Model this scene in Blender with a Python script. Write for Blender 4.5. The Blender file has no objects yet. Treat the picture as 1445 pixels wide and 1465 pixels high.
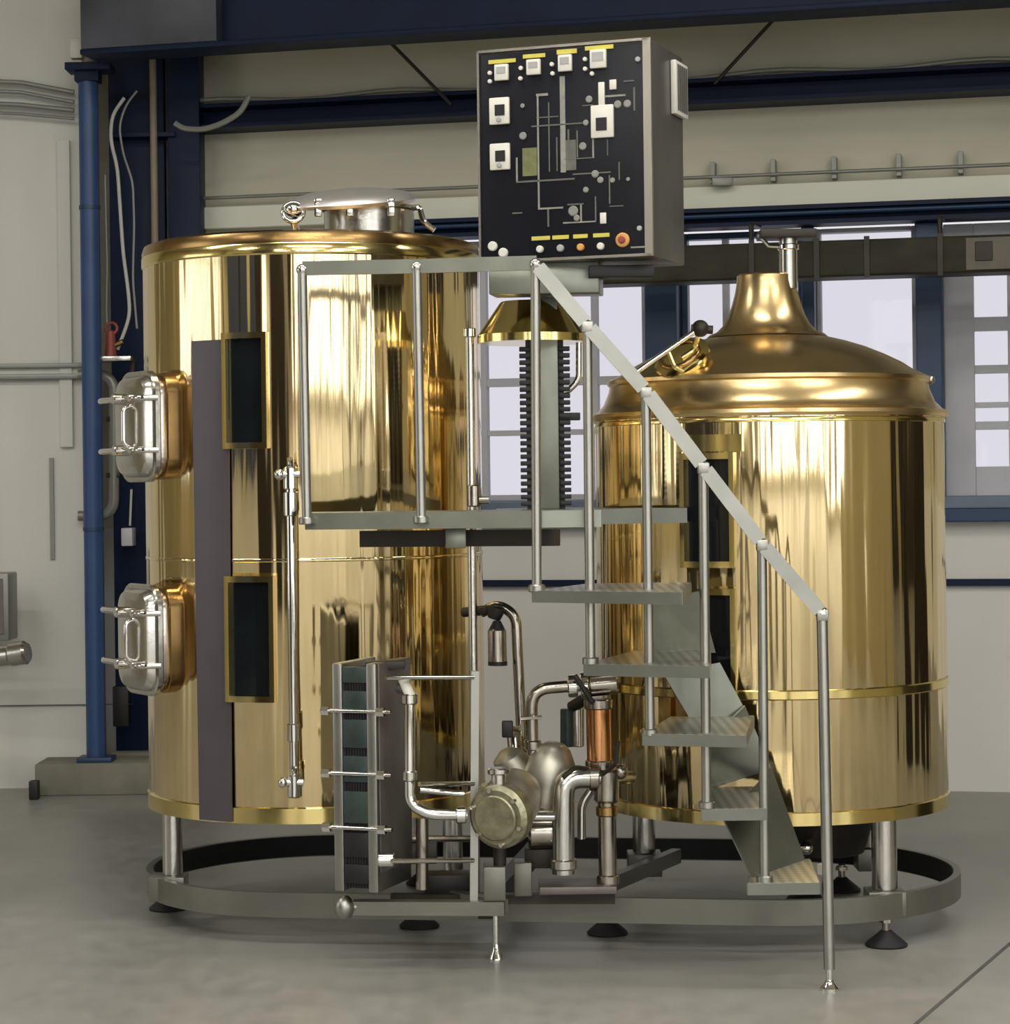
import bpy, bmesh, math, random
from mathutils import Vector, Matrix
random.seed(7)
sc = bpy.context.scene
COL = sc.collection
PI = math.pi
R = math.radians
V = Vector

# ------------------------------------------------------------------ camera model
F = 3300.0; CX = 722.5; CY = 690.0; HC = 1.49; TH = R(0.7)
CT, ST = math.cos(TH), math.sin(TH)

def ray(px, py):
    dx, dy = px - CX, py - CY
    a = dx * CT - dy * ST
    b = dx * ST + dy * CT
    return a / F, -b / F            # x per metre of depth, z per metre of depth

def at(px, py, Y):
    rx, rz = ray(px, py)
    return V((rx * Y, Y, HC + rz * Y))

def onz(px, py, z):
    rx, rz = ray(px, py)
    Y = (z - HC) / rz
    return V((rx * Y, Y, z))

def xat(px, Y, z):
    """world x of picture column px at depth Y, height z"""
    dyp = 0.0
    b = (HC - z) / Y * F
    # px-CX = a*CT + b*ST
    a = (px - CX - b * ST) / CT
    return a / F * Y

def pz(px, Y, z):
    return V((xat(px, Y, z), Y, z))

# back wall frame
PHI = R(13)
WU = V((math.cos(PHI), -math.sin(PHI), 0)); WN = V((-math.sin(PHI), -math.cos(PHI), 0)); WO = V((0, 11.42, 0))

def W(s, off, z):
    p = WO + WU * s + WN * off
    return V((p.x, p.y, z))

def wsz(px, py, off=0.0):
    rx, rz = ray(px, py)
    # point t*(rx,1): ((rx t, t) - WO).WN = off
    n = WN
    t = (off + WO.y * n.y) / (rx * n.x + n.y)
    p = V((rx * t, t, 0)) - WO
    return p.dot(WU), HC + rz * t

# ------------------------------------------------------------------ materials
MATS = {}

def mat(name, col, rough=0.5, metal=0.0, noise=0.0, nscale=8.0, stretch=(1, 1, 1), bump=0.0, bscale=40.0, bstretch=(1, 1, 1), spec=None, rvar=0.0, coat=0.0, aniso=0.0, dist=0.01, bdetail=5):
    m = bpy.data.materials.new(name); m.use_nodes = True
    nt = m.node_tree; b = nt.nodes['Principled BSDF']
    b.inputs['Base Color'].default_value = (*col, 1)
    b.inputs['Roughness'].default_value = rough
    b.inputs['Metallic'].default_value = metal
    if spec is not None: b.inputs['Specular IOR Level'].default_value = spec
    if coat: b.inputs['Coat Weight'].default_value = coat
    if aniso: b.inputs['Anisotropic'].default_value = aniso
    tc = nt.nodes.new('ShaderNodeTexCoord')
    def noise_node(scale, st):
        mp = nt.nodes.new('ShaderNodeMapping'); mp.inputs['Scale'].default_value = st
        nt.links.new(tc.outputs['Object'], mp.inputs['Vector'])
        n = nt.nodes.new('ShaderNodeTexNoise'); n.inputs['Scale'].default_value = scale
        n.inputs['Detail'].default_value = 5
        nt.links.new(mp.outputs[0], n.inputs['Vector'])
        return n
    if noise:
        n = noise_node(nscale, stretch)
        rp = nt.nodes.new('ShaderNodeMapRange')
        rp.inputs[1].default_value = 0.25; rp.inputs[2].default_value = 0.75
        rp.inputs[3].default_value = 1 - noise; rp.inputs[4].default_value = 1 + noise
        nt.links.new(n.outputs['Fac'], rp.inputs[0])
        mx = nt.nodes.new('ShaderNodeVectorMath'); mx.operation = 'SCALE'
        mx.inputs[0].default_value = col
        nt.links.new(rp.outputs[0], mx.inputs['Scale'])
        nt.links.new(mx.outputs[0], b.inputs['Base Color'])
        if rvar:
            r2 = nt.nodes.new('ShaderNodeMapRange')
            r2.inputs[1].default_value = 0.25; r2.inputs[2].default_value = 0.75
            r2.inputs[3].default_value = max(0.02, rough - rvar); r2.inputs[4].default_value = rough + rvar
            nt.links.new(n.outputs['Fac'], r2.inputs[0]); nt.links.new(r2.outputs[0], b.inputs['Roughness'])
    if bump:
        n = noise_node(bscale, bstretch); n.inputs['Detail'].default_value = bdetail
        bp = nt.nodes.new('ShaderNodeBump'); bp.inputs['Strength'].default_value = bump
        bp.inputs['Distance'].default_value = dist
        nt.links.new(n.outputs['Fac'], bp.inputs['Height']); nt.links.new(bp.outputs[0], b.inputs['Normal'])
    MATS[name] = m
    return m

mat('brass', (0.91, 0.735, 0.42), 0.09, 1.0, noise=0.10, nscale=3.0, stretch=(3, 3, 0.25), bump=0.5, bscale=9.0, bstretch=(1.5, 1.5, 0.05), dist=0.025, bdetail=1.6)
mat('brass_dome', (0.76, 0.57, 0.29), 0.27, 1.0, noise=0.12, nscale=6.0, bump=0.1, bscale=12.0, dist=0.006)
mat('brass_trim', (0.86, 0.70, 0.30), 0.14, 1.0, noise=0.06, nscale=12)
mat('copper', (0.62, 0.30, 0.13), 0.2, 1.0, noise=0.25, nscale=9, stretch=(2, 2, .4))
mat('brass_dark', (0.42, 0.27, 0.11), 0.25, 1.0, noise=0.2, nscale=12)
mat('stainless', (0.62, 0.61, 0.57), 0.22, 1.0, noise=0.08, nscale=10, bump=0.05, bscale=40)
mat('lid_steel', (0.80, 0.78, 0.76), 0.38, 0.85, noise=0.08, nscale=10)
mat('chrome', (0.78, 0.77, 0.74), 0.08, 1.0, noise=0.04, nscale=14)
mat('pipe_steel', (0.42, 0.39, 0.34), 0.2, 1.0, noise=0.2, nscale=14)
mat('frame_steel', (0.20, 0.20, 0.17), 0.38, 0.6, noise=0.12, nscale=7)
mat('rail_steel', (0.40, 0.40, 0.37), 0.36, 1.0, noise=0.10, nscale=9)
mat('rail_bar', (0.33, 0.335, 0.305), 0.36, 1.0, noise=0.12, nscale=9)
mat('rail_flat', (0.25, 0.265, 0.225), 0.33, 0.8, noise=0.12, nscale=9)
mat('deck_steel', (0.19, 0.20, 0.175), 0.42, 0.6, noise=0.12, nscale=9)
mat('dark_steel', (0.04, 0.033, 0.028), 0.5, 0.4, noise=0.2, nscale=9)  # dark brown steel shared by rods, brackets, undersides and doors
mat('reflection_dark', (0.085, 0.073, 0.085), 0.42, 0.3, noise=0.12, nscale=5)  # violet-grey of a dark reflection, put into the colour
mat('beam_lit', (0.062, 0.068, 0.085), 0.42, 0.2, noise=0.3, nscale=4)  # navy beam made greyer, as where light catches it
mat('cabinet_black', (0.010, 0.011, 0.016), 0.35, 0.0, spec=.2, noise=0.2, nscale=6)
mat('cabinet_side', (0.115, 0.112, 0.10), 0.40, 0.4, noise=0.10, nscale=5, stretch=(4, 4, .5))
mat('cabinet_frame', (0.40, 0.38, 0.34), 0.32, 0.8, noise=0.08, nscale=6)
mat('black', (0.010, 0.010, 0.012), 0.5, 0.0, noise=0.2, nscale=20)
mat('rubber', (0.013, 0.013, 0.016), 0.65, 0.0, noise=0.2, nscale=30)
mat('navy', (0.006, 0.014, 0.045), 0.5, 0.0, spec=.22, noise=0.25, nscale=5)
mat('blue', (0.030, 0.075, 0.20), 0.40, 0.0, noise=0.15, nscale=5)
mat('blue_mid', (0.018, 0.05, 0.12), 0.42, 0.0, noise=0.15, nscale=5)
mat('sill_blue', (0.16, 0.21, 0.29), 0.4, 0.0, noise=0.15, nscale=5)
mat('casement', (0.56, 0.56, 0.61), 0.45, 0.0, noise=0.08, nscale=4)
mat('cream', (0.63, 0.61, 0.49), 0.75, 0.0, noise=0.09, nscale=1.1, stretch=(1, 1, 2.5), bump=0.1, bscale=3, bstretch=(1, 1, 12))
mat('lintel', (0.84, 0.85, 0.72), 0.7, 0.0, noise=0.06, nscale=2)
mat('pale_wall', (0.80, 0.79, 0.75), 0.75, 0.0, noise=0.05, nscale=1.4, stretch=(2, 2, .5))
mat('corner_paint', (0.70, 0.695, 0.65), 0.75, 0.0, noise=0.07, nscale=1.4, stretch=(2, 2, .5))
mat('hall_wall', (0.36, 0.32, 0.20), 0.8, 0.0, noise=0.12, nscale=0.9)
mat('hall_ceiling', (0.52, 0.49, 0.40), 0.85, 0.0, noise=0.1, nscale=0.8)
mat('grey_pipe', (0.27, 0.28, 0.25), 0.4, 0.3, noise=0.1, nscale=6)
mat('duct', (0.034, 0.033, 0.019), 0.55, 0.0, spec=.2, noise=0.4, nscale=7, stretch=(1, 1, 2))
mat('plinth', (0.22, 0.215, 0.17), 0.85, 0.0, noise=0.18, nscale=6, bump=0.2, bscale=20)
mat('cable', (0.62, 0.62, 0.58), 0.5, 0.0, noise=0.1, nscale=20)
mat('red', (0.30, 0.06, 0.045), 0.45, 0.0, noise=0.2, nscale=20)
mat('white_plastic', (0.72, 0.71, 0.64), 0.4, 0.0, noise=0.06, nscale=20)
mat('dial_grey', (0.40, 0.40, 0.40), 0.4, 0.0, noise=0.1, nscale=30)
mat('yellow', (0.62, 0.55, 0.10), 0.45, 0.0, noise=0.1, nscale=30)
mat('orange', (0.72, 0.36, 0.10), 0.4, 0.0, noise=0.1, nscale=30)
mat('line_grey', (0.12, 0.12, 0.105), 0.5, 0.0, noise=0.2, nscale=40)
mat('line_light', (0.26, 0.26, 0.23), 0.5, 0.0, noise=0.2, nscale=40)
mat('olive', (0.16, 0.17, 0.07), 0.5, 0.0, noise=0.2, nscale=40)
mat('teal', (0.045, 0.065, 0.060), 0.4, 0.3, noise=0.25, nscale=25)
mat('plate_grey', (0.17, 0.155, 0.14), 0.45, 0.5, noise=0.15, nscale=12)
mat('motor_steel', (0.56, 0.54, 0.46), 0.42, 0.9, noise=0.25, nscale=14)
mat('pump_olive', (0.34, 0.33, 0.22), 0.35, 0.8, noise=0.35, nscale=30, bump=0.3, bscale=60)
mat('dark_glass', (0.008, 0.010, 0.011), 0.08, 0.0, spec=.35, noise=0.2, nscale=6)
mat('joint', (0.10, 0.098, 0.09), 0.9, 0.0, noise=0.2, nscale=12)
mat('duct_cover', (0.13, 0.115, 0.085), 0.5, 0.0, noise=0.2, nscale=9)
mat('tray_edge', (0.30, 0.25, 0.19), 0.5, 0.0, noise=0.1, nscale=9)

def tread_material():
    m = mat('tread', (0.40, 0.39, 0.35), 0.35, 0.8)
    nt = m.node_tree; b = nt.nodes['Principled BSDF']
    tc = nt.nodes.new('ShaderNodeTexCoord')
    mp = nt.nodes.new('ShaderNodeMapping'); mp.inputs['Rotation'].default_value = (0, 0, R(45)); mp.inputs['Scale'].default_value = (30, 30, 30)
    nt.links.new(tc.outputs['Object'], mp.inputs['Vector'])
    ck = nt.nodes.new('ShaderNodeTexChecker'); ck.inputs['Scale'].default_value = 1.6
    ck.inputs['Color1'].default_value = (0.55, 0.54, 0.50, 1); ck.inputs['Color2'].default_value = (0.30, 0.29, 0.25, 1)
    nt.links.new(mp.outputs[0], ck.inputs['Vector'])
    nt.links.new(ck.outputs['Color'], b.inputs['Base Color'])
    bp = nt.nodes.new('ShaderNodeBump'); bp.inputs['Strength'].default_value = 0.6; bp.inputs['Distance'].default_value = 0.004
    nt.links.new(ck.outputs['Fac'], bp.inputs['Height']); nt.links.new(bp.outputs[0], b.inputs['Normal'])
tread_material()

def glass_material():
    m = bpy.data.materials.new('window_glass'); m.use_nodes = True
    nt = m.node_tree; nt.nodes.remove(nt.nodes['Principled BSDF'])
    out = nt.nodes['Material Output']
    tr = nt.nodes.new('ShaderNodeBsdfTransparent'); tr.inputs[0].default_value = (0.93, 0.93, 0.96, 1)
    gl = nt.nodes.new('ShaderNodeBsdfGlossy'); gl.inputs['Roughness'].default_value = 0.03
    fr = nt.nodes.new('ShaderNodeFresnel'); fr.inputs[0].default_value = 1.25
    mx = nt.nodes.new('ShaderNodeMixShader')
    nt.links.new(fr.outputs[0], mx.inputs[0]); nt.links.new(tr.outputs[0], mx.inputs[1]); nt.links.new(gl.outputs[0], mx.inputs[2])
    nt.links.new(mx.outputs[0], out.inputs[0])
    MATS['window_glass'] = m
glass_material()

def floor_material():
    m = mat('concrete', (0.33, 0.325, 0.29), 0.5, 0.0)
    nt = m.node_tree; b = nt.nodes['Principled BSDF']
    tc = nt.nodes.new('ShaderNodeTexCoord')
    n1 = nt.nodes.new('ShaderNodeTexNoise'); n1.inputs['Scale'].default_value = 1.6; n1.inputs['Detail'].default_value = 7
    mp = nt.nodes.new('ShaderNodeMapping'); mp.inputs['Scale'].default_value = (1.0, 0.5, 1)
    nt.links.new(tc.outputs['Object'], mp.inputs['Vector']); nt.links.new(mp.outputs[0], n1.inputs['Vector'])
    n2 = nt.nodes.new('ShaderNodeTexNoise'); n2.inputs['Scale'].default_value = 14; n2.inputs['Detail'].default_value = 6
    nt.links.new(mp.outputs[0], n2.inputs['Vector'])
    mix = nt.nodes.new('ShaderNodeMix'); mix.data_type = 'FLOAT'; mix.inputs[0].default_value = 0.4
    nt.links.new(n1.outputs['Fac'], mix.inputs[2]); nt.links.new(n2.outputs['Fac'], mix.inputs[3])
    cr = nt.nodes.new('ShaderNodeValToRGB')
    cr.color_ramp.elements[0].position = 0.32; cr.color_ramp.elements[0].color = (0.235, 0.231, 0.208, 1)
    cr.color_ramp.elements[1].position = 0.68; cr.color_ramp.elements[1].color = (0.345, 0.338, 0.308, 1)
    nt.links.new(mix.outputs[0], cr.inputs[0]); nt.links.new(cr.outputs[0], b.inputs['Base Color'])
    r = nt.nodes.new('ShaderNodeMapRange'); r.inputs[3].default_value = 0.24; r.inputs[4].default_value = 0.48
    nt.links.new(n2.outputs['Fac'], r.inputs[0]); nt.links.new(r.outputs[0], b.inputs['Roughness'])
    bp = nt.nodes.new('ShaderNodeBump'); bp.inputs['Strength'].default_value = 0.08
    nt.links.new(n2.outputs['Fac'], bp.inputs['Height']); nt.links.new(bp.outputs[0], b.inputs['Normal'])
floor_material()

# ------------------------------------------------------------------ mesh builder
class MB:
    def __init__(self):
        self.bm = bmesh.new()
    def hexa(self, c, bevel=0.0):
        """c: 8 corners, bottom 4 ccw then top 4"""
        bm = self.bm
        vs = [bm.verts.new(p) for p in c]
        fs = [bm.faces.new([vs[i] for i in q]) for q in ((3, 2, 1, 0), (4, 5, 6, 7), (0, 1, 5, 4), (1, 2, 6, 5), (2, 3, 7, 6), (3, 0, 4, 7))]
        if bevel:
            es = list({e for f in fs for e in f.edges})
            bmesh.ops.bevel(bm, geom=es, offset=bevel, segments=2, affect='EDGES', profile=0.5)
        return self
    def box(self, c, half, bevel=0.0, M=None):
        x, y, z = half
        cs = [V((sx * x, sy * y, sz * z)) for sz in (-1, 1) for sx, sy in ((-1, -1), (1, -1), (1, 1), (-1, 1))]
        if M is not None: cs = [M @ p for p in cs]
        return self.hexa([V(c) + p for p in cs], bevel)
    def obox(self, o, e1, e2, e3, bevel=0.0):
        """oriented box from corner o with edge vectors"""
        o = V(o)
        return self.hexa([o, o + e1, o + e1 + e2, o + e2, o + e3, o + e1 + e3, o + e1 + e2 + e3, o + e2 + e3], bevel)
    def prism(self, pts, h):
        """polygon pts (3-D) extruded by vector h"""
        bm = self.bm
        a = [bm.verts.new(V(p)) for p in pts]; b = [bm.verts.new(V(p) + V(h)) for p in pts]
        n = len(pts)
        bm.faces.new(a); bm.faces.new(b[::-1])
        for i in range(n):
            bm.faces.new((a[i], b[i], b[(i + 1) % n], a[(i + 1) % n]))
        return self
    def lathe(self, prof, c, seg=96, M=None, cap=True):
        bm = self.bm; c = V(c); rings = []
        for r, z in prof:
            if r < 1e-6:
                p = V((0, 0, z)); p = M @ p if M is not None else p
                rings.append([bm.verts.new(c + p)])
            else:
                row = []
                for i in range(seg):
                    t = 2 * PI * i / seg
                    p = V((r * math.cos(t), r * math.sin(t), z)); p = M @ p if M is not None else p
                    row.append(bm.verts.new(c + p))
                rings.append(row)
        for A, B in zip(rings, rings[1:]):
            for i in range(seg):
                j = (i + 1) % seg
                if len(A) == 1 and len(B) == 1: continue
                if len(A) == 1: bm.faces.new((A[0], B[j], B[i]))
                elif len(B) == 1: bm.faces.new((A[i], A[j], B[0]))
                else: bm.faces.new((A[i], A[j], B[j], B[i]))
        if cap:
            if len(rings[0]) > 1: bm.faces.new(rings[0][::-1])
            if len(rings[-1]) > 1: bm.faces.new(rings[-1])
        return self
    def cyl(self, a, b, r, r2=None, seg=24, bevel=0.0):
        a, b = V(a), V(b); d = b - a; L = d.length
        M = d.to_track_quat('Z', 'Y').to_matrix()
        r2 = r if r2 is None else r2
        if bevel: prof = [(r - bevel, 0), (r, bevel), (r2, L - bevel), (r2 - bevel, L)]
        else: prof = [(r, 0), (r2, L)]
        return self.lathe(prof, a, seg, M)
    def ball(self, c, r, seg=20, sz=1.0):
        n = 10
        prof = [(r * math.sin(PI * i / n), -r * sz * math.cos(PI * i / n)) for i in range(n + 1)]
        prof[0] = (0, -r * sz); prof[-1] = (0, r * sz)
        return self.lathe(prof, c, seg)
    def torus(self, c, Rr, r, M=None, seg=40, s2=10):
        bm = self.bm; g = []
        for i in range(seg):
            t = 2 * PI * i / seg; row = []
            for j in range(s2):
                q = 2 * PI * j / s2
                p = V(((Rr + r * math.cos(q)) * math.cos(t), (Rr + r * math.cos(q)) * math.sin(t), r * math.sin(q)))
                if M is not None: p = M @ p
                row.append(bm.verts.new(V(c) + p))
            g.append(row)
        for i in range(seg):
            for j in range(s2):
                bm.faces.new((g[i][j], g[(i + 1) % seg][j], g[(i + 1) % seg][(j + 1) % s2], g[i][(j + 1) % s2]))
        return self
    def tube(self, pts, r, fillet=0.0, seg=14, closed=False, nf=7):
        pts = [V(p) for p in pts]
        if fillet and len(pts) > 2:
            out = [pts[0]]
            for i in range(1, len(pts) - 1):
                p, a, b = pts[i], pts[i - 1], pts[i + 1]
                da, db = (a - p), (b - p)
                f = min(fillet, da.length * 0.49, db.length * 0.49)
                s, e = p + da.normalized() * f, p + db.normalized() * f
                for k in range(nf + 1):
                    t = k / nf
                    out.append(s * (1 - t) ** 2 + p * 2 * t * (1 - t) + e * t * t)
            out.append(pts[-1]); pts = out
        return self._sweep(pts, [(r * math.cos(2 * PI * i / seg), r * math.sin(2 * PI * i / seg)) for i in range(seg)])
    def bar(self, pts, w, h, up=V((0, 0, 1))):
        """rectangular bar; h along up"""
        return self._sweep([V(p) for p in pts], [(-w / 2, -h / 2), (w / 2, -h / 2), (w / 2, h / 2), (-w / 2, h / 2)], up)
    def _sweep(self, pts, sec, up=None):
        bm = self.bm; rows = []; prev = None
        n = len(pts)
        for i, p in enumerate(pts):
            d = (pts[min(i + 1, n - 1)] - pts[max(i - 1, 0)]).normalized()
            if up is not None:
                x = d.cross(up)
                if x.length < 1e-4: x = V((1, 0, 0))
                x.normalize(); y = x.cross(d).normalized()
            else:
                if prev is None:
                    ref = V((0, 0, 1)) if abs(d.z) < 0.9 else V((1, 0, 0))
                    x = d.cross(ref).normalized()
                else:
                    x = (prev - d * prev.dot(d))
                    x = x.normalized() if x.length > 1e-6 else d.orthogonal().normalized()
                prev = x; y = d.cross(x).normalized()
            rows.append([bm.verts.new(p + x * a + y * b) for a, b in sec])
        m = len(sec)
        for A, B in zip(rows, rows[1:]):
            for j in range(m):
                bm.faces.new((A[j], A[(j + 1) % m], B[(j + 1) % m], B[j]))
        bm.faces.new(rows[0][::-1]); bm.faces.new(rows[-1])
        return self
    def build(self, name, material, parent=None, smooth=True, angle=38):
        bm = self.bm
        bmesh.ops.recalc_face_normals(bm, faces=bm.faces[:])
        me = bpy.data.meshes.new(name); bm.to_mesh(me); bm.free()
        me.materials.append(MATS[material])
        if smooth:
            for p in me.polygons: p.use_smooth = True
            me.set_sharp_from_angle(angle=R(angle))
        o = bpy.data.objects.new(name, me); COL.objects.link(o)
        if parent is not None: link(o, parent)
        return o

def link(o, parent):
    o.parent = parent
    # root empties carry translation only; parts at identity
    o.matrix_parent_inverse = Matrix.Translation(-V(world_loc(parent)))

def world_loc(o):
    p = V((0, 0, 0))
    while o is not None:
        if o.type == 'EMPTY': p = p + V(o.location)
        o = o.parent
    return p

def tag(o, label=None, cat=None, group=None, kind=None):
    if label: o['label'] = label
    if cat: o['category'] = cat
    if group: o['group'] = group
    if kind: o['kind'] = kind
    return o

def thing(name, loc, label, cat, group=None):
    o = bpy.data.objects.new(name, None); COL.objects.link(o)
    o.location = V(loc); o.empty_display_size = 0.1
    return tag(o, label, cat, group)

def sub(mb, name, material, parent, **k):
    """a part of a part: meshes under a mesh (both hold world coordinates)"""
    o = mb.build(name, material, None, **k)
    o.parent = parent
    return o

def struct(name, mb, material, parent=None, **k):
    o = mb.build(name, material, None, **k)
    if parent is not None: o.parent = parent
    else: o['kind'] = 'structure'
    return o

# ================================================================== THE HALL
XL, XR, YB, CZ = -7.2, 7.6, -9.0, 5.2
m = MB(); m.hexa([V((-9, -10, -.1)), V((10, -10, -.1)), V((10, 13.8, -.1)), V((-9, 13.8, -.1)), V((-9, -10, 0)), V((10, -10, 0)), V((10, 13.8, 0)), V((-9, 13.8, 0))])
struct('floor', m, 'concrete', smooth=False)
# saw-cut joint in the floor
a, b = onz(1300, 1474, 0.0), onz(1452, 1344, 0.0)
d = (b - a).normalized(); q = V((-d.y, d.x, 0)) * 0.006
a = a - d * 1.5; b = b + d * 1.3
m = MB(); m.prism([a - q, b - q, b + q, a + q], V((0, 0, 0.0015)))
struct('trim_1', m, 'joint', smooth=False)
m = MB(); m.box((0.3, 1.9, CZ + .1), (8.5, 12.2, .1)); struct('ceiling', m, 'hall_ceiling', smooth=False)

# --- back wall (behind the windows), in its own yawed frame
def wbox(mb, s0, s1, z0, z1, o0, o1, bevel=0.0):
    return mb.hexa([W(s0, o1, z0), W(s1, o1, z0), W(s1, o0, z0), W(s0, o0, z0), W(s0, o1, z1), W(s1, o1, z1), W(s1, o0, z1), W(s0, o0, z1)], bevel)

def S(px, py=560, off=0): return wsz(px, py, off)[0]
def Z(px, py, off=0): return wsz(px, py, off)[1]

z_sill_b, z_sill_t = Z(1400, 746), Z(1400, 716)
z_head_b, z_head_t = Z(1200, 324), Z(1200, 296)
z_lint_t = Z(1200, 262)
s_l, s_win_l, s_win_r, s_r = -2.6, S(560), S(1560), 8.2
m = MB(); wbox(m, s_l, s_r, 0, z_sill_b, -.25, 0)
struct('wall_back', m, 'pale_wall', smooth=False)
m = MB(); wbox(m, s_l, s_r, z_head_t, 5.2, -.25, 0); wbox(m, s_l, s_win_l, z_sill_b, z_head_t, -.25, 0); wbox(m, s_win_r, s_r, z_sill_b, z_head_t, -.25, 0)
struct('wall_upper', m, 'cream', smooth=False)
m = MB(); wbox(m, S(285), s_win_r + .6, z_head_t + .003, z_lint_t, 0, .07, .006)
struct('trim_2', m, 'lintel', smooth=False)
m = MB(); wbox(m, S(600), s_win_r + .6, Z(1400, 838), Z(1400, 828), 0, .03)
struct('trim_3', m, 'navy', smooth=False)
m = MB(); wbox(m, s_win_l, s_win_r, z_sill_b, z_sill_b + (z_sill_t - z_sill_b) * .62, -.2, .09, .006)
struct('trim_4', m, 'blue_mid', smooth=False)
m = MB(); wbox(m, s_win_l, s_win_r, z_sill_b + (z_sill_t - z_sill_b) * .62, z_sill_t + .02, -.2, .03, .006)
struct('trim_5', m, 'sill_blue', smooth=False)
# blue piers between the windows
k = 6
for p0, p1 in ((926, 972), (1312, 1350)):
    m = MB(); wbox(m, S(p0), S(p1), z_sill_t, z_head_b, -.2, .06, .008)
    struct('trim_%d' % k, m, 'blue_mid', smooth=False); k += 1
# windows
def window(n, p0, p1, fw, fmat, vbars, hbars, barmat, bw=.03):
    s0, s1 = S(p0), S(p1); z0, z1 = z_sill_t + .02, z_head_b
    m = MB()
    wbox(m, s0, s0 + fw, z0, z1, -.16, -.08, .004); wbox(m, s1 - fw, s1, z0, z1, -.16, -.08, .004)
    wbox(m, s0 + fw, s1 - fw, z0, z0 + fw, -.16, -.08, .004); wbox(m, s0 + fw, s1 - fw, z1 - fw, z1, -.16, -.08, .004)
    w = struct('window_%d' % n, m, fmat, smooth=False)
    m = MB(); wbox(m, s0 + fw * .8, s1 - fw * .8, z0 + fw * .8, z1 - fw * .8, -.128, -.122)
    struct('pane', m, 'window_glass', w, smooth=False)
    for p in vbars:
        m = MB(); s = S(p); wbox(m, s - bw / 2, s + bw / 2, z0 + fw * .9, z1 - fw * .9, -.15, -.09); struct('mullion', m, barmat, w, smooth=False)
    for (ya, yb, pa, pb) in hbars:
        za, zb = Z(p1 - 20, yb), Z(p1 - 20, ya)
        m = MB(); wbox(m, S(pa), S(pb), za, zb, -.15, -.095); struct('glazing_bar', m, barmat, w, smooth=False)
window(1, 562, 924, .03, 'casement', [686, 846], [(536, 548, 562, 924), (612, 620, 562, 924)], 'casement')
window(2, 973, 1150, .03, 'blue_mid', [1036], [(540, 552, 973, 1150)], 'casement')
window(3, 1168, 1311, .02, 'casement', [], [(560, 568, 1168, 1311)], 'casement')
window(4, 1351, 1558, .14, 'casement', [1450], [(448, 468, 1390, 1558), (518, 530, 1390, 1558), (572, 580, 1390, 1558), (600, 612, 1390, 1558)], 'casement', .05)
m = MB(); wbox(m, S(1150), S(1168), z_sill_t, z_head_b, -.18, .05, .006); struct('trim_8', m, 'blue_mid', smooth=False)
# window head channel and upper girt
hb = thing('steel_girt', W(S(1200), .1, z_head_b), 'navy steel channel running along the top of the windows', 'steel beam')
m = MB(); s0, s1 = S(500), s_win_r + .7
wbox(m, s0, s1, z_head_b, z_head_b + .02, 0, .16); wbox(m, s0, s1, z_head_t - .02, z_head_t, 0, .16); wbox(m, s0, s1, z_head_b + .02, z_head_t - .02, 0.03, .05)
m.build('channel', 'navy', hb, smooth=False)
m = MB(); m.tube([W(s0, .12, z_head_t - .035), W(s1, .12, z_head_t - .035)], .014); m.build('conduit', 'blue_mid', hb)
gb = thing('steel_girt', W(S(1200), .1, Z(1200, 148)), 'navy steel channel across the cream wall high above the windows, a pipe on it', 'steel beam')
m = MB(); s0, s1 = S(262, 190), s_win_r + .9; za, zb = Z(1200, 149), Z(1200, 112)
wbox(m, s0, s1, za, za + .02, 0, .2); wbox(m, s0, s1, zb - .02, zb, 0, .2); wbox(m, s0, s1, za + .02, zb - .02, 0.03, .06)
m.build('channel', 'navy', gb, smooth=False)
m = MB(); m.tube([W(s0 + (s1 - s0) * i / 40, .18, zb + .012 + .012 * math.sin(i * .9)) for i in range(41)], .012); m.build('pipe', 'grey_pipe', gb)
# conduit with clips above the windows
cd = thing('conduit_run', W(S(1200), .09, Z(1200, 247)), 'thin grey conduit clipped along the cream wall above the window lintel', 'conduit')
m = MB(); zc = Z(1200, 249); m.tube([W(S(290), .085, zc), W(s_win_r + .5, .085, zc)], .009); m.build('tube', 'grey_pipe', cd)
for p in (1022, 1108, 1195, 1287, 1375):
    m = MB(); s = S(p, 240); wbox(m, s - .012, s + .012, zc - .03, zc + .075, 0.003, .075, .002); m.build('clip', 'grey_pipe', cd, smooth=False)
m = MB(); m.box(W(S(1038, 262), .12, zc - .03), (.05, .02, .02), .004); m.build('junction_box', 'grey_pipe', cd)
# diagonal bracing rods
for (pa, pb, lab) in (((548, 50), (646, 150), 'thin dark brace rod slanting down to the right, left of the control cabinet'), ((1116, 18), (1022, 120), 'thin dark brace rod slanting down to the left, right of the control cabinet')):
    m = MB(); sa, za_ = wsz(*pa, .23); sb, zb_ = wsz(*pb, .23)
    m.tube([W(sa, .23, za_), W(sb, .23, zb_)], .009, seg=8)
    tag(m.build('brace_rod', 'dark_steel'), lab, 'brace rod', 'diagonal brace rods on the upper wall')
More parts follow.
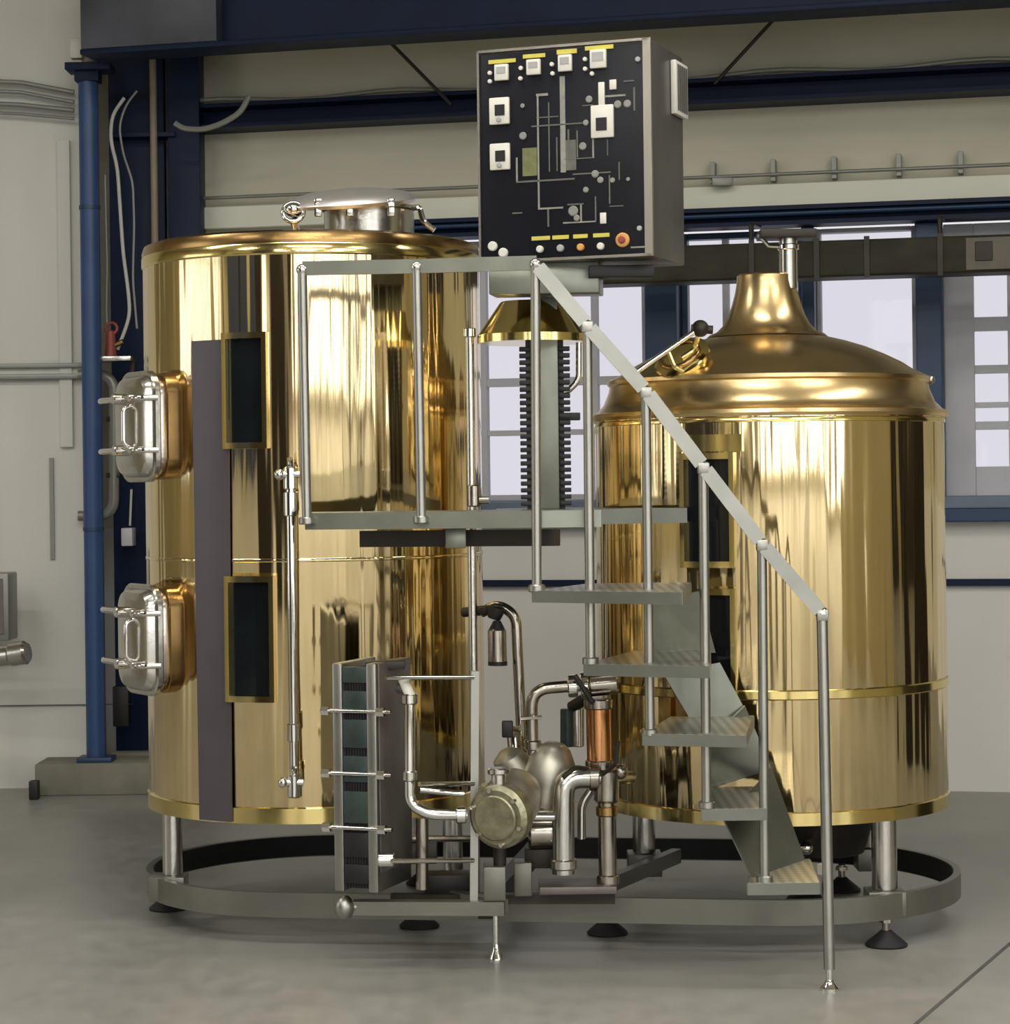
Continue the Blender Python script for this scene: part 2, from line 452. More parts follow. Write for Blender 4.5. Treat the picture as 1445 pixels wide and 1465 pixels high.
# dark duct in front of windows
dt = thing('ventilation_duct', W(S(1200, 370, .5), .5, Z(1200, 398, .5)), 'long dark olive duct hanging across the windows behind the copper kettle neck', 'duct')
m = MB(); s0, s1 = S(850, 380, .5), s_win_r + .5; za, zb = Z(1200, 399, .5), Z(1200, 347, .5)
wbox(m, s0, s1, za, zb, .4, .62, .01); m.build('channel', 'duct', dt, smooth=False)
for p in (1075, 1168, 1240, 1345):
    m = MB(); s = S(p, 360, .63); wbox(m, s - .012, s + .012, za - .01, zb + .012, .615, .632); m.build('strap', 'dark_steel', dt, smooth=False)
m = MB(); wbox(m, S(1395, 350, .63), S(1420, 350, .63), za + .05, zb - .03, .62, .63, .003); m.build('grille', 'dark_steel', dt, smooth=False)
m = MB(); wbox(m, S(1382, 350, .62), S(1600, 350, .62), za + .012, zb - .012, .618, .624); m.build('cover_plate', 'duct_cover', dt, smooth=False)
for p in (880, 1075, 1345):
    m = MB(); s = S(p, 330, .5); m.tube([W(s, .5, zb), W(s, .5, zb + .1), W(s, .18, zb + .12)], .012, .02, seg=8); m.build('hanger', 'dark_steel', dt)

# --- corner wall at the left
YCW = 11.46
m = MB(); xc_ = xat(122, YCW, 2.0); m.box(((xc_ - 8.3) / 2, YCW + .2, 2.6), ((xc_ + 8.3) / 2, .2, 2.6)); struct('wall_corner', m, 'corner_paint', smooth=False)
def cbox(mb, px0, px1, py0, py1, o0, o1, bevel=0):
    a = at(px0, py1, YCW - o1); b = at(px1, py0, YCW - o1)
    return mb.hexa([V((a.x, YCW - o1, a.z)), V((b.x, YCW - o1, a.z)), V((b.x, YCW - o0, a.z)), V((a.x, YCW - o0, a.z)), V((a.x, YCW - o1, b.z)), V((b.x, YCW - o1, b.z)), V((b.x, YCW - o0, b.z)), V((a.x, YCW - o0, b.z))], bevel)
wr = thing('wall_rail', at(60, 531, YCW), 'grey double rail fixed along the white wall left of the blue post', 'wall rail')
m = MB(); cbox(m, -160, 118, 519, 529, 0, .05, .004); m.build('bar', 'grey_pipe', wr)
m = MB(); cbox(m, -160, 118, 534, 545, 0, .05, .004); m.build('bar', 'grey_pipe', wr)
m = MB(); cbox(m, -160, 118, 520, 544, 0, .02); m.build('backing', 'corner_paint', wr, smooth=False)
m = MB(); cbox(m, -160, 190, 1007, 1012, 0, .012); struct('trim_9', m, 'dark_steel', smooth=False)
m = MB(); cbox(m, 86, 99, 200, 640, 0, .03, .004); tag(m.build('wall_pipe', 'corner_paint', smooth=False), 'pale vertical cover strip on the wall beside the blue post', 'cover strip')
m = MB(); cbox(m, 72, 76, 655, 800, 0, .015); tag(m.build('wall_channel', 'grey_pipe', smooth=False), 'short thin grey cable channel upright on the white wall left of the blue post', 'cable channel')
# small pipes at upper left
for i, (ya, yb, rr) in enumerate(((118, 132, .012), (132, 146, .010), (150, 158, .012), (163, 170, .008))):
    m = MB(); p = [at(-160, ya - 8, YCW - .06), at(30, ya, YCW - .06), at(106, yb, YCW - .06)]
    m.tube(p, rr); t_ = m.build('wall_tube', 'grey_pipe')
    tag(t_, ['uppermost of the four thin pipes on the white wall at upper left', 'second from top of the four thin pipes on the white wall at upper left', 'third from top of the four thin pipes on the white wall at upper left', 'lowest of the four thin pipes on the white wall at upper left'][i], 'pipe', 'thin pipes on the white wall')
# grey box and pale pipe end at far left
m = MB(); cbox(m, -60, 12, 820, 918, .25, .45, .01); m2 = thing('wall_box', at(-20, 918, YCW - .3), 'dark grey box cut by the left edge of the photo, above the pale pipe end', 'box')
m.build('housing', 'grey_pipe', m2); m = MB(); cbox(m, -60, 4, 828, 908, .45, .455); m.build('cover', 'plate_grey', m2, smooth=False)
m = MB(); cbox(m, -50, -10, 860, 880, 0, .26); m.build('bracket', 'dark_steel', m2, smooth=False)
pe = thing('pipe_end', at(-20, 940, 10.8), 'pale round pipe end poking in at the left edge by the white wall', 'pipe')
m = MB(); m.cyl(at(-160, 955, 10.9), at(26, 936, 10.7), .05, bevel=.01); m.build('tube', 'stainless', pe)
m = MB(); m.cyl(at(14, 937, 10.7), at(40, 933, 10.68), .056, bevel=.012); m.build('collar', 'stainless', pe)
m = MB(); m.tube([at(-40, 941, 10.76), at(-40, 1130, 10.9), ], .02, seg=10); m.build('stand', 'stainless', pe)

# concrete plinth
m = MB(); a = onz(50, 1139, 0); b = onz(262, 1139, 0)
hz = at(130, 1089, a.y + .1).z
m.hexa([V((a.x, a.y, 0)), V((b.x, a.y, 0)), V((b.x, 11.452, 0)), V((a.x, 11.452, 0)), V((a.x, a.y, hz)), V((b.x, a.y, hz)), V((b.x, 11.452, hz)), V((a.x, 11.452, hz))], .008)
pl = tag(m.build('concrete_plinth', 'plinth'), 'low concrete plinth carrying the blue post and dark column in the corner', 'plinth')
# rubber stop beside the plinth
m = MB(); c0 = onz(53, 1141, 0); m.box((c0.x, c0.y - .06, .045), (.022, .03, .045), .006); tag(m.build('bollard_stub', 'black'), 'small black stub on the floor against the left end of the concrete plinth', 'stub')

# slender blue post
YP = a.y + .10
bp_ = thing('blue_post', at(137, 1086, YP), 'slender bright blue steel post standing on the concrete plinth', 'post')
base = at(138, 1086, YP)
xt = base.x
m = MB(); m.cyl((xt, YP, hz), (xt, YP, at(118, 92, YP).z), .048, seg=24); m.build('shaft', 'blue', bp_)
m = MB(); m.box((xt, YP, hz + .012), (.085, .075, .012), .004); m.build('base_plate', 'blue_mid', bp_)
zt = at(118, 98, YP).z
m = MB(); m.box((xt + .01, YP, zt), (.11, .08, .018), .004); m.build('cap_plate', 'navy', bp_)
m = MB(); m.box((xt + .0, YP, zt - .04), (.06, .05, .03), .006); m.build('collar', 'navy', bp_)
for zz in (at(130, 300, YP).z, at(130, 760, YP).z):
    m = MB(); m.cyl((xt, YP, zz), (xt, YP, zz + .02), .052); m.build('band', 'blue_mid', bp_)
m = MB(); xx = xat(126, YP, 3.7); m.cyl((xx, YP, zt + .018), (xx, YP, 5.15), .034); wp = m.build('riser_pipe', 'tray_edge'); 
tag(wp, 'pale vertical pipe rising from the head of the slender blue post', 'pipe')
m = MB(); p = at(110, 70, YP - .03); m.box(p, (.03, .03, .05), .008); m.box((p.x + .04, p.y + .02, p.z), (.03, .02, .02)); sub(m, 'clamp', 'white_plastic', wp)

# dark column with cables
YCOL = 11.56
cl = thing('steel_column', pz(235, YCOL, 0), 'broad dark navy steel column in the corner behind the slender blue post', 'column')
x0, x1 = xat(150, YCOL, 3.0), xat(287, YCOL, 3.0)
m = MB(); m.box(((x0 + x1) / 2 + .16, YCOL + .08, (.16 + 5.1) / 2), ((x1 - x0) / 2 - .16, .10, (5.1 - .16) / 2), .006); m.build('flange', 'navy', cl)
m = MB(); m.box(((x0 + x1) / 2 - .09, YCOL + .10, (.16 + 5.1) / 2), (.14, .03, (5.1 - .16) / 2), .004); m.build('web', 'navy', cl)
m = MB(); m.box(((x0 + x1) / 2 + .0, YCOL + .1, .08), (.24, .12, .08), .004); m.build('base_plate', 'plinth', cl)
for zz in (3.25, 2.0, .9):
    m = MB(); m.box(((x0 + x1) / 2 - .04, YCOL + .02, zz), (.16, .06, .012), .002); m.build('stiffener', 'navy', cl)
m = MB(); xs = xat(221, YCOL - .05, 2.9); m.cyl((xs, YCOL - .05, 2.55), (xs, YCOL - .05, 3.62), .018); m.cyl((xs, YCOL - .05, hz + .01), (xs, YCOL - .05, 2.55), .018)
tag(m.build('conduit_pipe', 'tray_edge'), 'pale upright conduit on the front of the dark navy column', 'conduit')
# cables on the column
YK = 11.36
CAB = [([(178, 140), (160, 165), (158, 200), (168, 240), (172, 300), (176, 360), (184, 420), (186, 450), (178, 475), (168, 500)], .009, 'white cable wandering down the dark navy column'),
       ([(196, 130), (180, 150), (170, 180), (176, 220), (190, 260), (192, 320), (190, 400), (196, 470)], .006, 'thin grey cable right of the white cable on the dark column'),
       ([(150, 250), (151, 300), (153, 380), (152, 440), (154, 490)], .006, 'thin grey cable left of the white cable, nearest the blue post')]
for pts, r_, lab in CAB:
    m = MB(); m.tube([at(x, y, YK) for x, y in pts], r_, .05, seg=8, nf=4)
    tag(m.build('cable', 'cable' if r_ > .008 else 'grey_pipe'), lab, 'cable', 'cables hanging on the dark column')
# cable bundle from column to girt
m = MB(); m.tube([at(x, y, 11.2) for x, y in ((250, 176), (262, 184), (290, 186), (320, 176), (345, 160), (356, 138))], .014, .05, seg=8)
tag(m.build('cable_loop', 'grey_pipe'), 'thick grey cable sagging from the dark column to the upper girt', 'cable')
# shelf with red fittings
sh = thing('wall_shelf', at(165, 512, YK), 'small pale metal shelf on the dark column behind the blue post', 'shelf')
m = MB(); m.box(at(166, 514, YK - .02), (.085, .08, .012), .003); m.build('board', 'stainless', sh)
m = MB(); m.box(at(190, 524, YK + .04), (.012, .03, .04), .003); m.build('bracket', 'dark_steel', sh)
rf = thing('hose_coupling', at(162, 500, YK), 'dull red hose coupling sitting on the small shelf by the column', 'coupling')
zsh = at(166, 514, YK - .02).z + .012
xc = at(158, 480, YK - .02).x
m = MB(); m.cyl((xc, YK - .02, zsh), (xc, YK - .02, zsh + .13), .03, .022, bevel=.005); m.build('body', 'red', rf)
m = MB(); m.torus((xc + .005, YK - .02, zsh + .14), .028, .008, Matrix.Rotation(R(80), 3, 'X')); m.build('ring', 'red', rf)
m = MB(); m.cyl((xc + .0, YK - .02, zsh + .05), (xc + .065, YK - .03, zsh + .075), .012); m.build('spout', 'brass_dark', rf)
# grey bent conduit loop
lp = thing('bent_pipe', at(155, 740, YK - .05), 'grey bracket-shaped bent pipe peeking from behind the blue post', 'pipe')
m = MB(); m.tube([at(x, y, 11.41) for x, y in ((112, 536), (163, 536), (163, 738), (112, 738))], .026, .09); m.build('tube', 'grey_pipe', lp)
for y in (600, 680):
    m = MB(); m.box(at(163, y, 11.42), (.034, .03, .012), .003); m.build('clamp', 'dark_steel', lp)
# small white socket box
so = thing('socket_box', at(184, 770, YCOL), 'small pale socket box low on the dark blue column', 'socket')
m = MB(); m.box(at(184, 768, YCOL - .06), (.028, .06, .045), .006); m.build('housing', 'casement', so)
m = MB(); m.tube([at(186, 752, YCOL - .06), at(188, 700, YCOL - .06)], .006, seg=8); m.build('lead', 'cable', so)
m = MB(); p = at(174, 1010, YCOL - .08); m.box((p.x, p.y, p.z), (.04, .03, .10), .006); m2 = m.build('junction_box', 'black'); tag(m2, 'black box at the foot of the dark column above the plinth', 'box')

# --- big overhead beam
PB = R(14)
bu = V((math.cos(PB), -math.sin(PB), 0)); bn = V((-math.sin(PB), -math.cos(PB), 0))
b0 = at(128, 84, 10.95); L = 6.6
bm_ = thing('steel_beam', b0, 'massive navy steel beam spanning the top of the hall', 'beam')
zb = b0.z
def bbox(mb, l0, l1, o0, o1, z0, z1, bev=0):
    o = V((b0.x, b0.y, 0))
    P = lambda l, q, z: V(((o + bu * l + bn * q).x, (o + bu * l + bn * q).y, z))
    return mb.hexa([P(l0, o1, z0), P(l1, o1, z0), P(l1, o0, z0), P(l0, o0, z0), P(l0, o1, z1), P(l1, o1, z1), P(l1, o0, z1), P(l0, o0, z1)], bev)
m = MB(); bbox(m, 0.0, L, -.11, .11, zb, zb + .025, .004); m.build('lower_flange', 'navy', bm_)
m = MB(); bbox(m, 0.0, L, -.012, .012, zb + .025, zb + .42); m.build('web', 'navy', bm_)
m = MB(); bbox(m, 0.0, L, -.11, .11, zb + .42, zb + .445, .004); m.build('upper_flange', 'navy', bm_)
m = MB(); bbox(m, 0.0, .68, .012, .1, zb + .027, zb + .418, .004); m.build('lit_end', 'beam_lit', bm_)  # lighter slab painting the light on the beam's left end

# --- the rest of the hall (seen only as reflections in the brass)
def wallx(name, x, dx, y0, y1, holes, mtl):
    """wall at constant x with rectangular openings (ya,yb,za,zb), sorted in y"""
    m = MB(); y = y0
    for ya, yb, za, zb_ in holes:
        if ya > y: m.box((x + dx / 2, (y + ya) / 2, CZ / 2), (abs(dx) / 2, (ya - y) / 2, CZ / 2))
        if za > 0: m.box((x + dx / 2, (ya + yb) / 2, za / 2), (abs(dx) / 2, (yb - ya) / 2, za / 2))
        m.box((x + dx / 2, (ya + yb) / 2, (zb_ + CZ) / 2), (abs(dx) / 2, (yb - ya) / 2, (CZ - zb_) / 2))
        y = yb
    m.box((x + dx / 2, (y + y1) / 2, CZ / 2), (abs(dx) / 2, (y1 - y) / 2, CZ / 2))
    return struct(name, m, mtl, smooth=False)
wallx('wall_right', XR, .2, -9.2, 12, [(-8.5, -5.5, .3, 4.2), (-5.2, -2.2, .3, 4.2), (-1.9, 1.1, .3, 4.2)], 'hall_wall')
wallx('wall_left', XL, -.2, -9.2, 13, [(4.6, 7.6, 0.7, 3.8)], 'hall_wall')
m = MB()
xs_ = [(-5.2, -3.6), (-2.2, .2), (.5, 2.9), (3.2, 5.0), (5.4, 7.3)]
x = XL
for xa, xb in xs_:
    m.box(((x + xa) / 2, YB - .1, CZ / 2), ((xa - x) / 2, .1, CZ / 2))
    m.box(((xa + xb) / 2, YB - .1, .2), ((xb - xa) / 2, .1, .2)); m.box(((xa + xb) / 2, YB - .1, (CZ + 4.1) / 2), ((xb - xa) / 2, .1, (CZ - 4.1) / 2))
    x = xb
m.box(((x + XR) / 2, YB - .1, CZ / 2), ((XR - x) / 2, .1, CZ / 2))
struct('wall_front', m, 'hall_wall', smooth=False)
nw = 5
def hallwin(c, hw, hz_, axis):
    """frame + cross bars of a hall window; axis 'x' = lies in a wall of constant x"""
    global nw
    m = MB(); x, y, z = c
    def bx(u0, u1, z0, z1):
        if axis == 'y': m.box((x + (u0 + u1) / 2, y, z + (z0 + z1) / 2), (abs(u1 - u0) / 2, .04, abs(z1 - z0) / 2))
        else: m.box((x, y + (u0 + u1) / 2, z + (z0 + z1) / 2), (.04, abs(u1 - u0) / 2, abs(z1 - z0) / 2))
    t = .06
    bx(-hw, -hw + t, -hz_, hz_); bx(hw - t, hw, -hz_, hz_); bx(-hw, hw, -hz_, -hz_ + t); bx(-hw, hw, hz_ - t, hz_)
    n = max(1, int(hw * 2 / 1.0))
    for i in range(1, n + 1): u = -hw + 2 * hw * i / (n + 1); bx(u - .035, u + .035, -hz_, hz_)
    bx(-hw, hw, hz_ * .35, hz_ * .35 + .05)
    struct('window_%d' % nw, m, 'blue_mid', smooth=False); nw += 1
for xa, xb in xs_: hallwin(((xa + xb) / 2, YB - .1, 2.25), (xb - xa) / 2, 1.85, 'y')
[hallwin((XR + .1, yc, 2.25), 1.5, 1.95, 'x') for yc in (-7.0, -3.7, -.4)]
hallwin((XL - .1, 6.1, 2.25), 1.5, 1.55, 'x')
for i_, (cx_, cy_) in enumerate(((XR - .2, -5.35), (XR - .2, -2.05), (XR - .2, 2.6), (XR - .2, 5.6), (XL + .2, -5.0), (XL + .2, 3.4), (-3.0, YB + .2), (3.05, YB + .2))):
    m = MB(); m.box((cx_, cy_, CZ / 2), (.14, .14, CZ / 2)); struct('trim_%d' % (10 + i_), m, 'navy', smooth=False)  # unseen columns, added to stripe the reflections in the brass
# dark roller doors on the side walls
m = MB(); m.box((XR - .03, 8.3, 1.7), (.03, 1.4, 1.7)); struct('door_1', m, 'dark_steel', smooth=False)
m = MB(); m.box((3.3, 6.0, 1.7), (.06, .95, 1.7)); struct('added_partition', m, 'hall_wall', smooth=False)  # unseen panel, added to give the brass a dull olive band
m = MB(); m.box((2.95, 8.0, CZ / 2), (.14, .3, CZ / 2)); struct('trim_20', m, 'dark_steel', smooth=False)  # unseen dark pillar, added for a dark band down the kettle
m = MB(); m.box((-2.28, 4.6, CZ / 2), (.52, .16, CZ / 2)); struct('trim_21', m, 'dark_steel', smooth=False)  # unseen dark pillar, added for dark stripes in the tun
m = MB(); m.box((XL + .03, 0.2, 1.8), (.03, 1.9, 1.8)); struct('door_2', m, 'navy', smooth=False)

# ================================================================== BREWHOUSE
LX, LY, LR = at(450, 700, 8.10).x, 8.10, 0.587
KX, KY, KR = at(1100, 700, 7.86).x, 7.86, 0.590

def cylpt(c, r, ang, z):
    """ang: 0 = towards the camera, + to the right"""
    return V((c[0] + r * math.sin(ang), c[1] - r * math.cos(ang), z))

def ang_at(px, py, c, r):
    """angle on a vessel of centre c where picture point lies"""
    rx, _ = ray(px, py)
    # intersect ray (rx t, t) with circle
    A = rx * rx + 1; B = -2 * (rx * c[0] + c[1]); C = c[0] ** 2 + c[1] ** 2 - r * r
    D = max(0, B * B - 4 * A * C); t = (-B - math.sqrt(D)) / (2 * A)
    return math.atan2(rx * t - c[0], -(t - c[1])), t

def curved(mb, c, r0, r1, a0, a1, z0, z1, n=10, a0t=None, a1t=None):
    """curved slab hugging a vessel from angle a0 to a1"""
    a0t = a0 if a0t is None else a0t; a1t = a1 if a1t is None else a1t
    bm = mb.bm; g = {}
    for i in range(n + 1):
        for (j, r) in ((0, r0), (1, r1)):
            for k_, z in ((0, z0), (1, z1)):
                aa = (a0 + (a1 - a0) * i / n) if k_ == 0 else (a0t + (a1t - a0t) * i / n)
                g[i, j, k_] = bm.verts.new(cylpt(c, r, aa, z))
    for i in range(n):
        for q in (((i, 1, 0), (i + 1, 1, 0), (i + 1, 1, 1), (i, 1, 1)), ((i, 0, 1), (i + 1, 0, 1), (i + 1, 0, 0), (i, 0, 0)), ((i, 0, 0), (i + 1, 0, 0), (i + 1, 1, 0), (i, 1, 0)), ((i, 1, 1), (i + 1, 1, 1), (i + 1, 0, 1), (i, 0, 1))):
            bm.faces.new([g[t] for t in q])
    bm.faces.new([g[0, 0, 0], g[0, 1, 0], g[0, 1, 1], g[0, 0, 1]]); bm.faces.new([g[n, 0, 1], g[n, 1, 1], g[n, 1, 0], g[n, 0, 0]])
    return mb

def sight_window(c, r, px, y0, y1, w, root, depth=.03, nm='sight_window'):
    a, t = ang_at(px, (y0 + y1) / 2, c, r)
    z1, z0 = at(px, y0, t).z, at(px, y1, t).z
    da = w / 2 / r; fa = .015 / r
    m = MB()
    curved(m, c, r + .001, r + depth, a - da, a - da + fa, z0, z1, 2); curved(m, c, r + .001, r + depth, a + da - fa, a + da, z0, z1, 2)
    curved(m, c, r + .001, r + depth, a - da + fa, a + da - fa, z0, z0 + .02, 6); curved(m, c, r + .001, r + depth, a - da + fa, a + da - fa, z1 - .02, z1, 6)
    f = m.build(nm, 'brass_trim', root)
    m = MB(); curved(m, c, r + .001, r + depth * .35, a - da + fa, a + da - fa, z0 + .02, z1 - .02, 6)
    sub(m, 'glass', 'dark_glass', f)
    return f

# ---- mash tun (left)
TC = (LX, LY)
t_z0, t_z1 = .385, 2.312
tun = thing('mash_tun', (LX, LY, .165), 'tall flat-topped polished brass brewing vessel with two steel manway doors', 'brewing vessel')
m = MB(); m.lathe([(LR - .01, t_z0 + .02), (LR, t_z0 + .04), (LR, t_z1 - .03)], (LX, LY, 0), 128, cap=False); m.build('body', 'brass', tun)
m = MB(); m.lathe([(LR + .001, t_z1 - .035), (LR + .004, t_z1 - .02), (LR - .004, t_z1 + .004), (LR - .03, t_z1 + .014), (.45, t_z1 + .018), (.2, t_z1 + .022), (0, t_z1 + .022)], (LX, LY, 0), 128, cap=False); m.build('top_plate', 'brass_dark', tun)
m = MB(); m.lathe([(LR + .0005, t_z1 - .07), (LR + .005, t_z1 - .065), (LR + .005, t_z1 - .036), (LR + .0005, t_z1 - .03)], (LX, LY, 0), 128, cap=False); m.build('top_band', 'brass_trim', tun)
m = MB(); m.lathe([(LR - .05, t_z0), (LR + .006, t_z0), (LR + .006, t_z0 + .05), (LR - .002, t_z0 + .055)], (LX, LY, 0), 128, cap=False); m.build('base_trim', 'brass_trim', tun)
m = MB(); m.lathe([(LR + .0005, 1.238), (LR + .002, 1.24), (LR + .002, 1.248), (LR + .0005, 1.25)], (LX, LY, 0), 128, cap=False); m.build('seam_band', 'brass', tun)
m = MB(); m.lathe([(0, t_z0 - .05), (.3, t_z0 - .04), (LR - .05, t_z0 + .005)], (LX, LY, 0), 64, cap=False); m.build('underside', 'dark_steel', tun)
for ag in (R(-62), R(62), R(142)):
    p = cylpt(TC, .54, ag, .17); m = MB(); m.cyl((p.x, p.y, .172), (p.x, p.y, t_z0 + .012), .034, seg=28); m.build('leg', 'stainless', tun)
# dark strip standing in for a reflection in the brass
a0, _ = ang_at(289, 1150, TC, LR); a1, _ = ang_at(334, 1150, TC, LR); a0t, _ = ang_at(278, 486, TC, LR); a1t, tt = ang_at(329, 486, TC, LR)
m = MB(); curved(m, TC, LR + .007, LR + .014, a0, a1, t_z0 + .004, at(305, 486, tt).z, 8, a0t, a1t); m.build('reflection_strip', 'reflection_dark', tun)
# sight windows
sight_window(TC, LR, 353, 476, 642, .15, tun); sight_window(TC, LR, 360, 824, 1004, .165, tun)
# manway doors
def rrect(w, h, r, n=6):
    out = []
    for cx, cy, s in ((w - r, h - r, 0), (-w + r, h - r, 1), (-w + r, -h + r, 2), (w - r, -h + r, 3)):
        for i in range(n + 1):
            t = PI / 2 * (s + i / n); out.append((cx + r * math.cos(t), cy + r * math.sin(t)))
    return out
def loft(mb, loops, cap=True):
    bm = mb.bm; rows = [[bm.verts.new(p) for p in l] for l in loops]; n = len(rows[0])
    for A, B in zip(rows, rows[1:]):
        for i in range(n): bm.faces.new((A[i], A[(i + 1) % n], B[(i + 1) % n], B[i]))
    if cap: bm.faces.new(rows[0][::-1]); bm.faces.new(rows[-1])
    return mb
def manway(py, root):
    ag = R(-58)
    nrm = V((math.sin(ag), -math.cos(ag), 0)); tx = V((math.cos(ag), math.sin(ag), 0)); up = V((0, 0, 1))
    zc = at(228, py, 7.9).z
    o = V((LX, LY, zc)) + nrm * LR
    def ring(w, h, r, d): return [o + tx * x + up * y + nrm * d for x, y in rrect(w, h, r)]
    m = MB(); loft(m, [ring(.150, .178, .07, -.06), ring(.150, .178, .07, .03), ring(.145, .173, .07, .035)]); fr = m.build('manway_door', 'brass_dark', root)
    m = MB(); loft(m, [ring(.132, .168, .065, .03), ring(.134, .170, .065, .085), ring(.122, .158, .06, .105), ring(.10, .136, .055, .112)])
    pn = sub(m, 'door_panel', 'stainless', fr)
    m = MB(); loft(m, [ring(.146, .182, .072, .055), ring(.15, .186, .074, .06), ring(.15, .186, .074, .075), ring(.146, .182, .072, .08)]); sub(m, 'rim', 'stainless', fr)
    for dz in (.093, -.08):
        m = MB(); b_ = o + up * dz + nrm * .128
        m.tube([b_ + tx * .15 - nrm * .06, b_ + tx * .13, b_ - tx * .20, b_ - tx * .24 - nrm * .02], .010, .03, seg=10); sub(m, 'clamp_bar', 'chrome', fr)
        m = MB(); m.cyl(b_ - tx * .02 - nrm * .02, b_ - tx * .02 + nrm * .03, .018, bevel=.004); sub(m, 'clamp_knob', 'chrome', fr); m = MB(); m.cyl(b_ + tx * .09 - nrm * .02, b_ + tx * .09 + nrm * .02, .014, bevel=.004); sub(m, 'clamp_knob', 'chrome', fr)
    m = MB(); b_ = o + nrm * .14; m.tube([b_ - tx * -.03 + up * .07 - nrm * .03, b_ + tx * .03 + up * .06, b_ + tx * .03 - up * .06, b_ + tx * .03 - up * .07 - nrm * .03], .008, .02, seg=10); sub(m, 'handle', 'chrome', fr)
    return fr
manway(612, tun); manway(910, tun)
# manhole on top
mx = at(528, 300, 7.95)
m = MB(); mh_z = t_z1 + .02
m.lathe([(.155, mh_z - .01), (.155, at(528, 304, 7.95).z), (.165, at(528, 302, 7.95).z), (.165, at(528, 297, 7.95).z)], (mx.x, 7.95, 0), 64); mh = m.build('manhole', 'stainless', tun)
lc = at(500, 290, 7.95); M_ = Matrix.Rotation(R(-3), 3, 'Y') @ Matrix.Rotation(R(9), 3, 'X')
m = MB(); m.lathe([(.205, -.012), (.225, -.012), (.232, 0), (.225, .012), (.20, .026), (.13, .042), (.05, .05), (0, .051)], lc, 64, M_, cap=False); m.lathe([(0, -.008), (.205, -.012)], lc, 64, M_, cap=False); lid = sub(m, 'lid', 'lid_steel', mh)
m = MB(); p = at(420, 300, 7.80); m.ball(p, .032, sz=.8); m.tube([p + V((.0, 0, -.03)), p + V((.01, .03, -.09))], .014); m.torus(p + V((0, -.01, -.01)), .035, .008, Matrix.Rotation(R(70), 3, 'X')); sub(m, 'clamp', 'chrome', mh)
m = MB(); p = at(600, 296, 7.85); m.tube([p + V((-.02, .02, .0)), p, p + V((.012, 0, -.05)), p + V((.05, 0, -.08))], .010, .02, seg=8); sub(m, 'hinge', 'chrome', mh)
for px in (455, 500, 560):
    m = MB(); p = at(px, 297, 7.76); m.box(p, (.012, .012, .03), .003); sub(m, 'latch', 'chrome', mh)
# level gauge with valves
a, tg = ang_at(416, 690, TC, LR + .07)
gz1, gz0 = at(416, 672, tg).z, at(420, 1130, tg).z
gp = cylpt(TC, LR + .07, a, 0)
m = MB(); m.cyl((gp.x, gp.y, gz0), (gp.x, gp.y, gz1 - .06), .016); gg = m.build('level_gauge', 'chrome', tun)
for zz in (gz1 - .02, gz0 + .02):
    m = MB(); p = V((gp.x, gp.y, zz)); q = cylpt(TC, LR - .01, a, zz)
    m.cyl(p, q, .016); m.cyl(p + V((0, 0, -.045)), p + V((0, 0, .03)), .024, bevel=.005); m.cyl(p + V((-.035, -.01, .005)), p + V((.03, -.01, .005)), .012); m.ball(p + V((-.035, -.01, .005)), .018); m.cyl(p + V((0, 0, .03)), p + V((.0, -.02, .055)), .010)
    sub(m, 'valve', 'chrome', gg)
m = MB(); p = V((gp.x, gp.y, gz1 - .15)); m.cyl(p, p + V((0, 0, .08)), .024, bevel=.004); sub(m, 'coupling', 'chrome', gg)
m = MB()
p = V((gp.x, gp.y, (gz0 * .85 + gz1 * .15))); m.cyl(p, p + V((0, 0, .06)), .022, bevel=.004); sub(m, 'coupling', 'chrome', gg)

# ---- brew kettle (right)
KC = (KX, KY); k_z0 = .395
def zk(py): return at(1100, py, KY).z
k_z1 = zk(600)
ket = thing('brew_kettle', (KX, KY, .165), 'polished brass brew kettle with domed lid and flared neck, right of the stairs', 'brewing vessel')
m = MB(); m.lathe([(KR - .01, k_z0 + .02), (KR, k_z0 + .04), (KR, k_z1)], (KX, KY, 0), 128, cap=False); m.build('body', 'brass', ket)
m = MB(); m.lathe([(KR - .05, k_z0), (KR + .005, k_z0), (KR + .005, k_z0 + .04), (KR - .002, k_z0 + .045)], (KX, KY, 0), 128, cap=False); m.build('base_trim', 'brass_trim', ket)
zs = zk(972)
m = MB(); m.lathe([(KR + .0005, zs - .016), (KR + .005, zs - .012), (KR + .005, zs + .012), (KR + .0005, zs + .016)], (KX, KY, 0), 128, cap=False); m.build('seam_band', 'brass_trim', ket)
m = MB(); m.lathe([(KR + .0005, k_z1 - .022), (KR + .003, k_z1 - .020), (KR + .003, k_z1 - .01), (KR + .0005, k_z1 - .005)], (KX, KY, 0), 128, cap=False); m.build('top_band', 'brass_trim', ket)
m = MB(); m.lathe([(KR - .02, k_z1 - .004), (KR + .012, k_z1 - .002), (KR + .016, k_z1 + .008), (KR + .012, k_z1 + .02), (KR - .005, k_z1 + .026), (KR - .03, zk(578)), (KR - .048, zk(560)), (KR - .052, zk(551))], (KX, KY, 0), 128, cap=False); m.build('rim_flange', 'brass_dome', ket)
S_ = KY / F
prof = [(KR - .052, zk(552)), (KR - .044, zk(549)), (KR - .044, zk(544)), (KR - .056, zk(541))]
for rp, py in ((205, 532), (190, 522), (166, 510), (140, 499), (112, 490), (88, 484), (76, 480.5)): prof.append((rp * S_, zk(py)))
m = MB(); m.lathe(prof, (KX, KY, 0), 128, cap=False); m.build('dome', 'brass_dome', ket)
